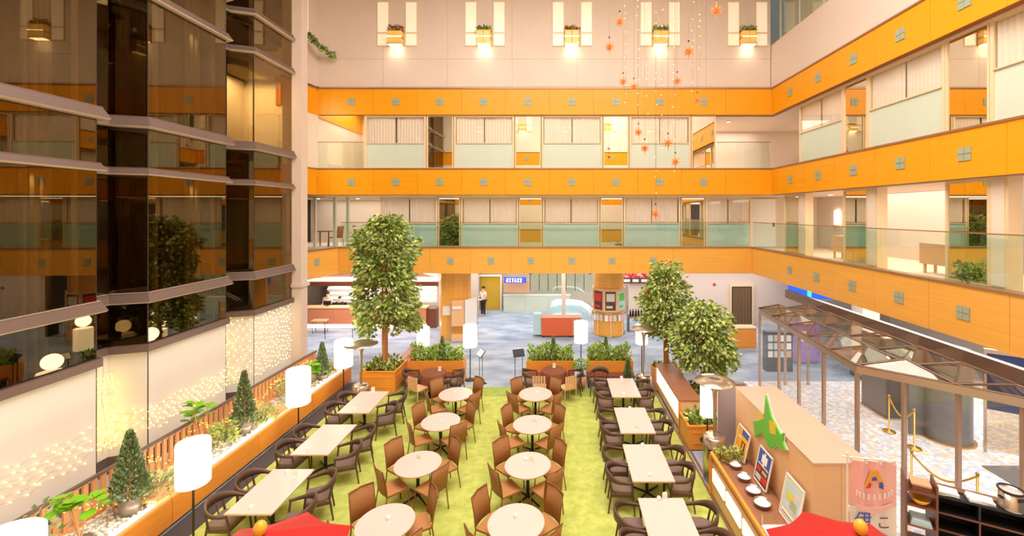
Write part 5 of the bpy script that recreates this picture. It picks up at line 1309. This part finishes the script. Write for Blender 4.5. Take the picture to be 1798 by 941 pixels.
# sign, counter, doorway, escalator
o = thing('lit_sign', 'blue and white lit sign hanging over the pale lobby counter', 'sign', (-3.2, 25.0, 1.9))
MB().box(0, 1.3, 0, .08, 0, .34).build('box', 'sign_blue', o)
sg = MB(); random.seed(12)
for i in range(6):
    x = .12 + i * .16
    for j in range(4):
        if random.random() < .75: sg.box(x + random.uniform(0, .04), x + .12, -.012, 0, .06 + j * .06, .06 + j * .06 + .035)
        if random.random() < .5: sg.box(x + .05, x + .08, -.012, 0, .06, .27)
tag(sg.build('white_marks', 'sign_light', o), kind='stuff')
MB().cyl(.1, .04, .34, 1.39, .01, n=6).cyl(1.2, .04, .34, 1.39, .01, n=6).build('hanger', 'steel', o)
struct('wall_back', MB().box(-3.3, -1.75, 25.6, 25.7, 1.25, 1.95), 'tan', 'tan wooden panel under the lit sign', 'wall panel')
o = thing('pale_counter', 'long pale grey-white counter wall across the rear lobby', 'counter', (-3.35, 25.9, 0))
for i in range(3): MB().box(i * 1.35 + .003, (i + 1) * 1.35 - .003, 0, .2, 0, 1.0).build('panel', 'frost', o)
MB().box(-.02, 4.07, -.02, .22, 1.0, 1.04).build('top', 'paper', o)
struct('wall_back', MB().box(-6.4, -4.9, 26.0, 26.1, 0, 3.3), 'white', 'white wall left of the yellow doorway', 'wall')
do = thing('door_3', 'yellow-walled service doorway with white frame behind the standing man', 'door', (-4.9, 26.3, 0), kind='structure')
MB().box(0, 1.3, .3, .35, 0, 2.1).build('inner_wall', 'yellow_wall' if 'yellow_wall' in M else 'rope', do); MB().box(-.06, 0, 0, .1, 0, 2.2).box(1.3, 1.38, 0, .1, 0, 2.2).box(0, 1.3, 0, .1, 2.1, 2.2).build('frame', 'paper', do)  # inner wall is plain yellow
gp = thing('glass_screen', 'hanging glass screen panels with black rods in the rear lobby', 'screen', (-1.75, 26.2, 0), kind='structure')
for i in range(7):
    MB().box(i * .55 + .01, (i + 1) * .55 - .01, 0, .015, 1.15, 3.28).build('pane', 'balus', gp); MB().cyl(i * .55, -.02, 1.25, 3.28, .018, n=6).build('rod', 'black', gp)
for i, x in enumerate((-1.68, 1.85)):
    t = thing('blue_lantern', 'purple-blue hanging lantern, %s one' % ['left', 'right'][i], 'lantern', (x, 25.4, 2.35)); MB().lathe([(.001, 0), (.12, .05), (.14, .3), (.1, .5), (.001, .52)], n=14).build('shade', 'blue_paint', t); MB().cyl(0, 0, .5, .94, .008, n=6).build('cord', 'black', t)
o = thing('escalator', 'pale blue glass escalator side with curved lit handrail', 'escalator', (-.4, 24.0, 0))
cur = [(0, .75), (.05, .98), (.25, 1.1), (1.2, 1.1), (1.7, 1.02), (2.4, .55), (3.0, .1)]
MB().prism([(0, .1), (0, .75), (.06, .95), (.25, 1.05), (1.2, 1.05), (1.7, .97), (2.4, .5), (2.9, .1)], lambda p: (p[0], 0, p[1]), lambda p: (p[0], .03, p[1])).build('glass_side', 'ice', o)
MB().tube([(x, 0, z) for x, z in cur], .04, 8).build('handrail', 'tube', o); MB().tube([(x * .94 + .1, -.03, z - .18) for x, z in cur[1:]], .03, 8).build('light_tube', 'tube', o)
MB().box(.1, 1.5, -.02, .6, .0, .1).build('landing', 'steel', o); MB().tube([(.15, -.04, .25), (1.6, -.04, .25)], .035, 6).build('lower_tube', 'tube', o)
o = tag(thing('column', 'slim cream post in front of the escalator', 'pillar', (.27, 23.4, 0)), kind='structure'); MB().box(-.11, .11, -.11, .11, 0, 3.29).build('shaft', 'cream', o)
o = thing('stair_railing', 'thin white stair railing beside the round pillar', 'railing', (.95, 22.6, 0))
for i in range(7): MB().cyl(i * .12, i * -.02, 0, .95 - i * .05, .01, n=5).build('baluster', 'paper', o)
MB().tube([(0, 0, .97), (.75, -.12, .65)], .015, 6).build('rail', 'paper', o)

# ------------------------------------------------------------------ gallery furnishings
def bench(x, y, z, w_, label):
    o = thing('gallery_bench', label, 'bench', (x, y, z), -PI / 2); MB().box(0, w_, 0, .4, .25, .8).build('body', 'tan', o)
    for a in (.08, w_ - .12):
        for b in (.04, .32): MB().box(a, a + .05, b, b + .05, 0, .25).build('leg', 'tan', o)
bench(9.75, 15.3, 4.4, 1.25, 'tan cabinet bench on the right first gallery, far one')
bench(9.75, 11.55, 4.4, 1.25, 'tan cabinet bench on the right first gallery, near one')
def wall_light(x, y, z, rz, label):
    o = thing('wall_light', label, 'wall lamp', (x, y, z), rz); MB().box(-.12, .12, -.08, 0, 0, .6).build('shade', 'glow', o); MB().box(-.14, .14, -.1, 0, -.2, -.02).build('base', 'tan', o)
wall_light(6.9, 20.98, 9.0, 0, 'glowing wall lamp in the right corridor, second gallery'); wall_light(12.08, 18.5, 5.5, -PI / 2, 'glowing wall lamp on the right first gallery wall')
wall_light(12.08, 20.0, 8.9, -PI / 2, 'glowing wall lamp deep in the right second gallery')
bush((9.35, 9.5, 4.4), (.3, .4), .55, 'dark leafy plant at the foot of the reflecting pane, right first gallery', 300, ('leaf3', 'con1'), .14, 21)
# cafe on the first gallery
for i, (x, y) in enumerate(((-11.3, 20.6), (-9.3, 21.2))):
    o = thing('cafe_table', 'small cafe table on the left first gallery, %s one' % ['left', 'right'][i], 'table', (x, y, 4.4)); MB().box(-.4, .4, -.3, .3, .7, .74).build('tabletop', 'brown', o)
    for a in (-.36, .32):
        for b in (-.26, .22): MB().box(a, a + .04, b, b + .04, 0, .7).build('leg', 'brown', o)
for i, (x, y, rz) in enumerate(((-10.6, 20.3, 1.4), (-9.9, 21.3, -1.4), (-8.7, 21.2, 1.4))):
    t = dup(sc0_, (x, y, 4.4), rz, 'woven tan chair in the cafe on the first gallery, %s' % ['leftmost', 'middle', 'rightmost'][i], 'chairs of the gallery cafe')
for i, px in enumerate((553, 588, 611)):
    x = (px - VPX) * 19.8 / FPX
    o = tag(thing('column', 'slim pale post in the cafe front, %s of three' % ['left', 'middle', 'right'][i], 'post', (x, 19.8, 4.4)), kind='structure'); MB().box(-.06, .06, -.06, .06, 0, 2.32).build('shaft', 'frost' if i else 'cream', o)
for i, (x, y, z) in enumerate(((-11.6, 20.6, 6.7), (-9.6, 20.4, 6.7), (-9.2, 19.0, 10.93), (10.3, 16.2, 6.7), (10.4, 11.0, 6.7), (7.4, 18.6, 9.98))):
    o = thing('ceiling_downlight', ['round downlight at the far left of the gallery cafe', 'round downlight at the right of the gallery cafe', 'round downlight in the left corridor, second gallery', 'round downlight on the far right first gallery', 'round downlight on the near right first gallery', 'round downlight in the right corridor, second gallery'][i], 'downlight', (x, y, z))
    MB().cyl(0, 0, -.01, .02, .09, n=16).build('ring', 'steel', o); MB().cyl(0, 0, -.02, -.005, .07, n=16).build('diffuser', 'glow', o)

# ------------------------------------------------------------------ hanging stars and light strings
def star(px, py, Y, r, label, seed):
    random.seed(seed); x = (px - VPX) * Y / FPX; z = CAMZ - (py - VPY) * Y / FPX
    o = thing('hanging_star', label, 'star ornament', (x, Y, z), 0, 'orange stars hanging in the atrium'); mb = MB()
    dirs = [Vector((0, 0, 1)), Vector((0, 0, -1))] + [Vector((math.cos(a), math.sin(a), e)).normalized() for e in (-.7, 0, .7) for a in [i * PI / 3 + (e > 0) * .5 for i in range(6)]]
    for k, d in enumerate(dirs):
        a = d.orthogonal().normalized(); b = d.cross(a); q = r * .17; L_ = r * (1.5 if k < 2 else 1)
        mb.add([a * q, b * q, -a * q, -b * q, d * L_], [(0, 1, 4), (1, 2, 4), (2, 3, 4), (3, 0, 4)])
    mb.build('spikes', 'star', o); MB().cyl(0, 0, 0, CEIL - z, .004, n=4).build('cord', 'wire', o); MB().ball((0, 0, r * 1.5), .02).build('bead', 'black', o)
sts = [(1088, 37, 9.5), (1070, 82, 10), (1209, 90, 9), (1258, 18, 8.5), (1094, 143, 11), (1113, 152, 11.5), (1189, 142, 10.5), (1121, 232, 11), (1132, 260, 10.5), (1173, 251, 9.8), (1186, 284, 10.2), (1151, 375, 10), (1224, 176, 12)]
desc = ['topmost left', 'upper left, below the topmost', 'upper right, under the sconces', 'topmost right', 'left of the pair at the top orange band', 'right of the pair at the top orange band', 'right one just above the top orange band', 'upper left in front of the second gallery', 'lower left in front of the second gallery', 'upper right in front of the second gallery', 'lower right in front of the second gallery', 'lowest, in front of the first gallery', 'on the top orange band near its right end']
for i, (px, py, Y) in enumerate(sts): star(px, py, Y, .145, 'spiky orange paper star, ' + desc[i], i)
for i, (px, ylo, Y) in enumerate(((1098, 180, 11.2), (1120, 240, 10.8), (1136, 200, 11.6), (1152, 372, 10.6), (1184, 300, 10.4), (1163, 260, 9.9), (1216, 160, 11.0), (1229, 120, 10.0))):
    x = (px - VPX) * Y / FPX; z = CAMZ - (ylo - VPY) * Y / FPX; random.seed(i + 60)
    o = thing('hanging_light_string', 'vertical string of tiny lights in the atrium, %s from the left' % ['first', 'second', 'third', 'fourth and longest', 'sixth', 'fifth', 'seventh', 'eighth'][i], 'string lights', (x, Y, z), 0, 'vertical light strings in the atrium')
    mb = MB(); zz = 0
    while zz < CEIL - z - 1: mb.octa((random.uniform(-.03, .03), random.uniform(-.03, .03), zz), .011); zz += random.uniform(.12, .5)
    tag(mb.build('bulbs', 'bulb', o), kind='stuff'); MB().cyl(0, 0, 0, CEIL - z, .003, n=4).build('cord', 'wire', o)
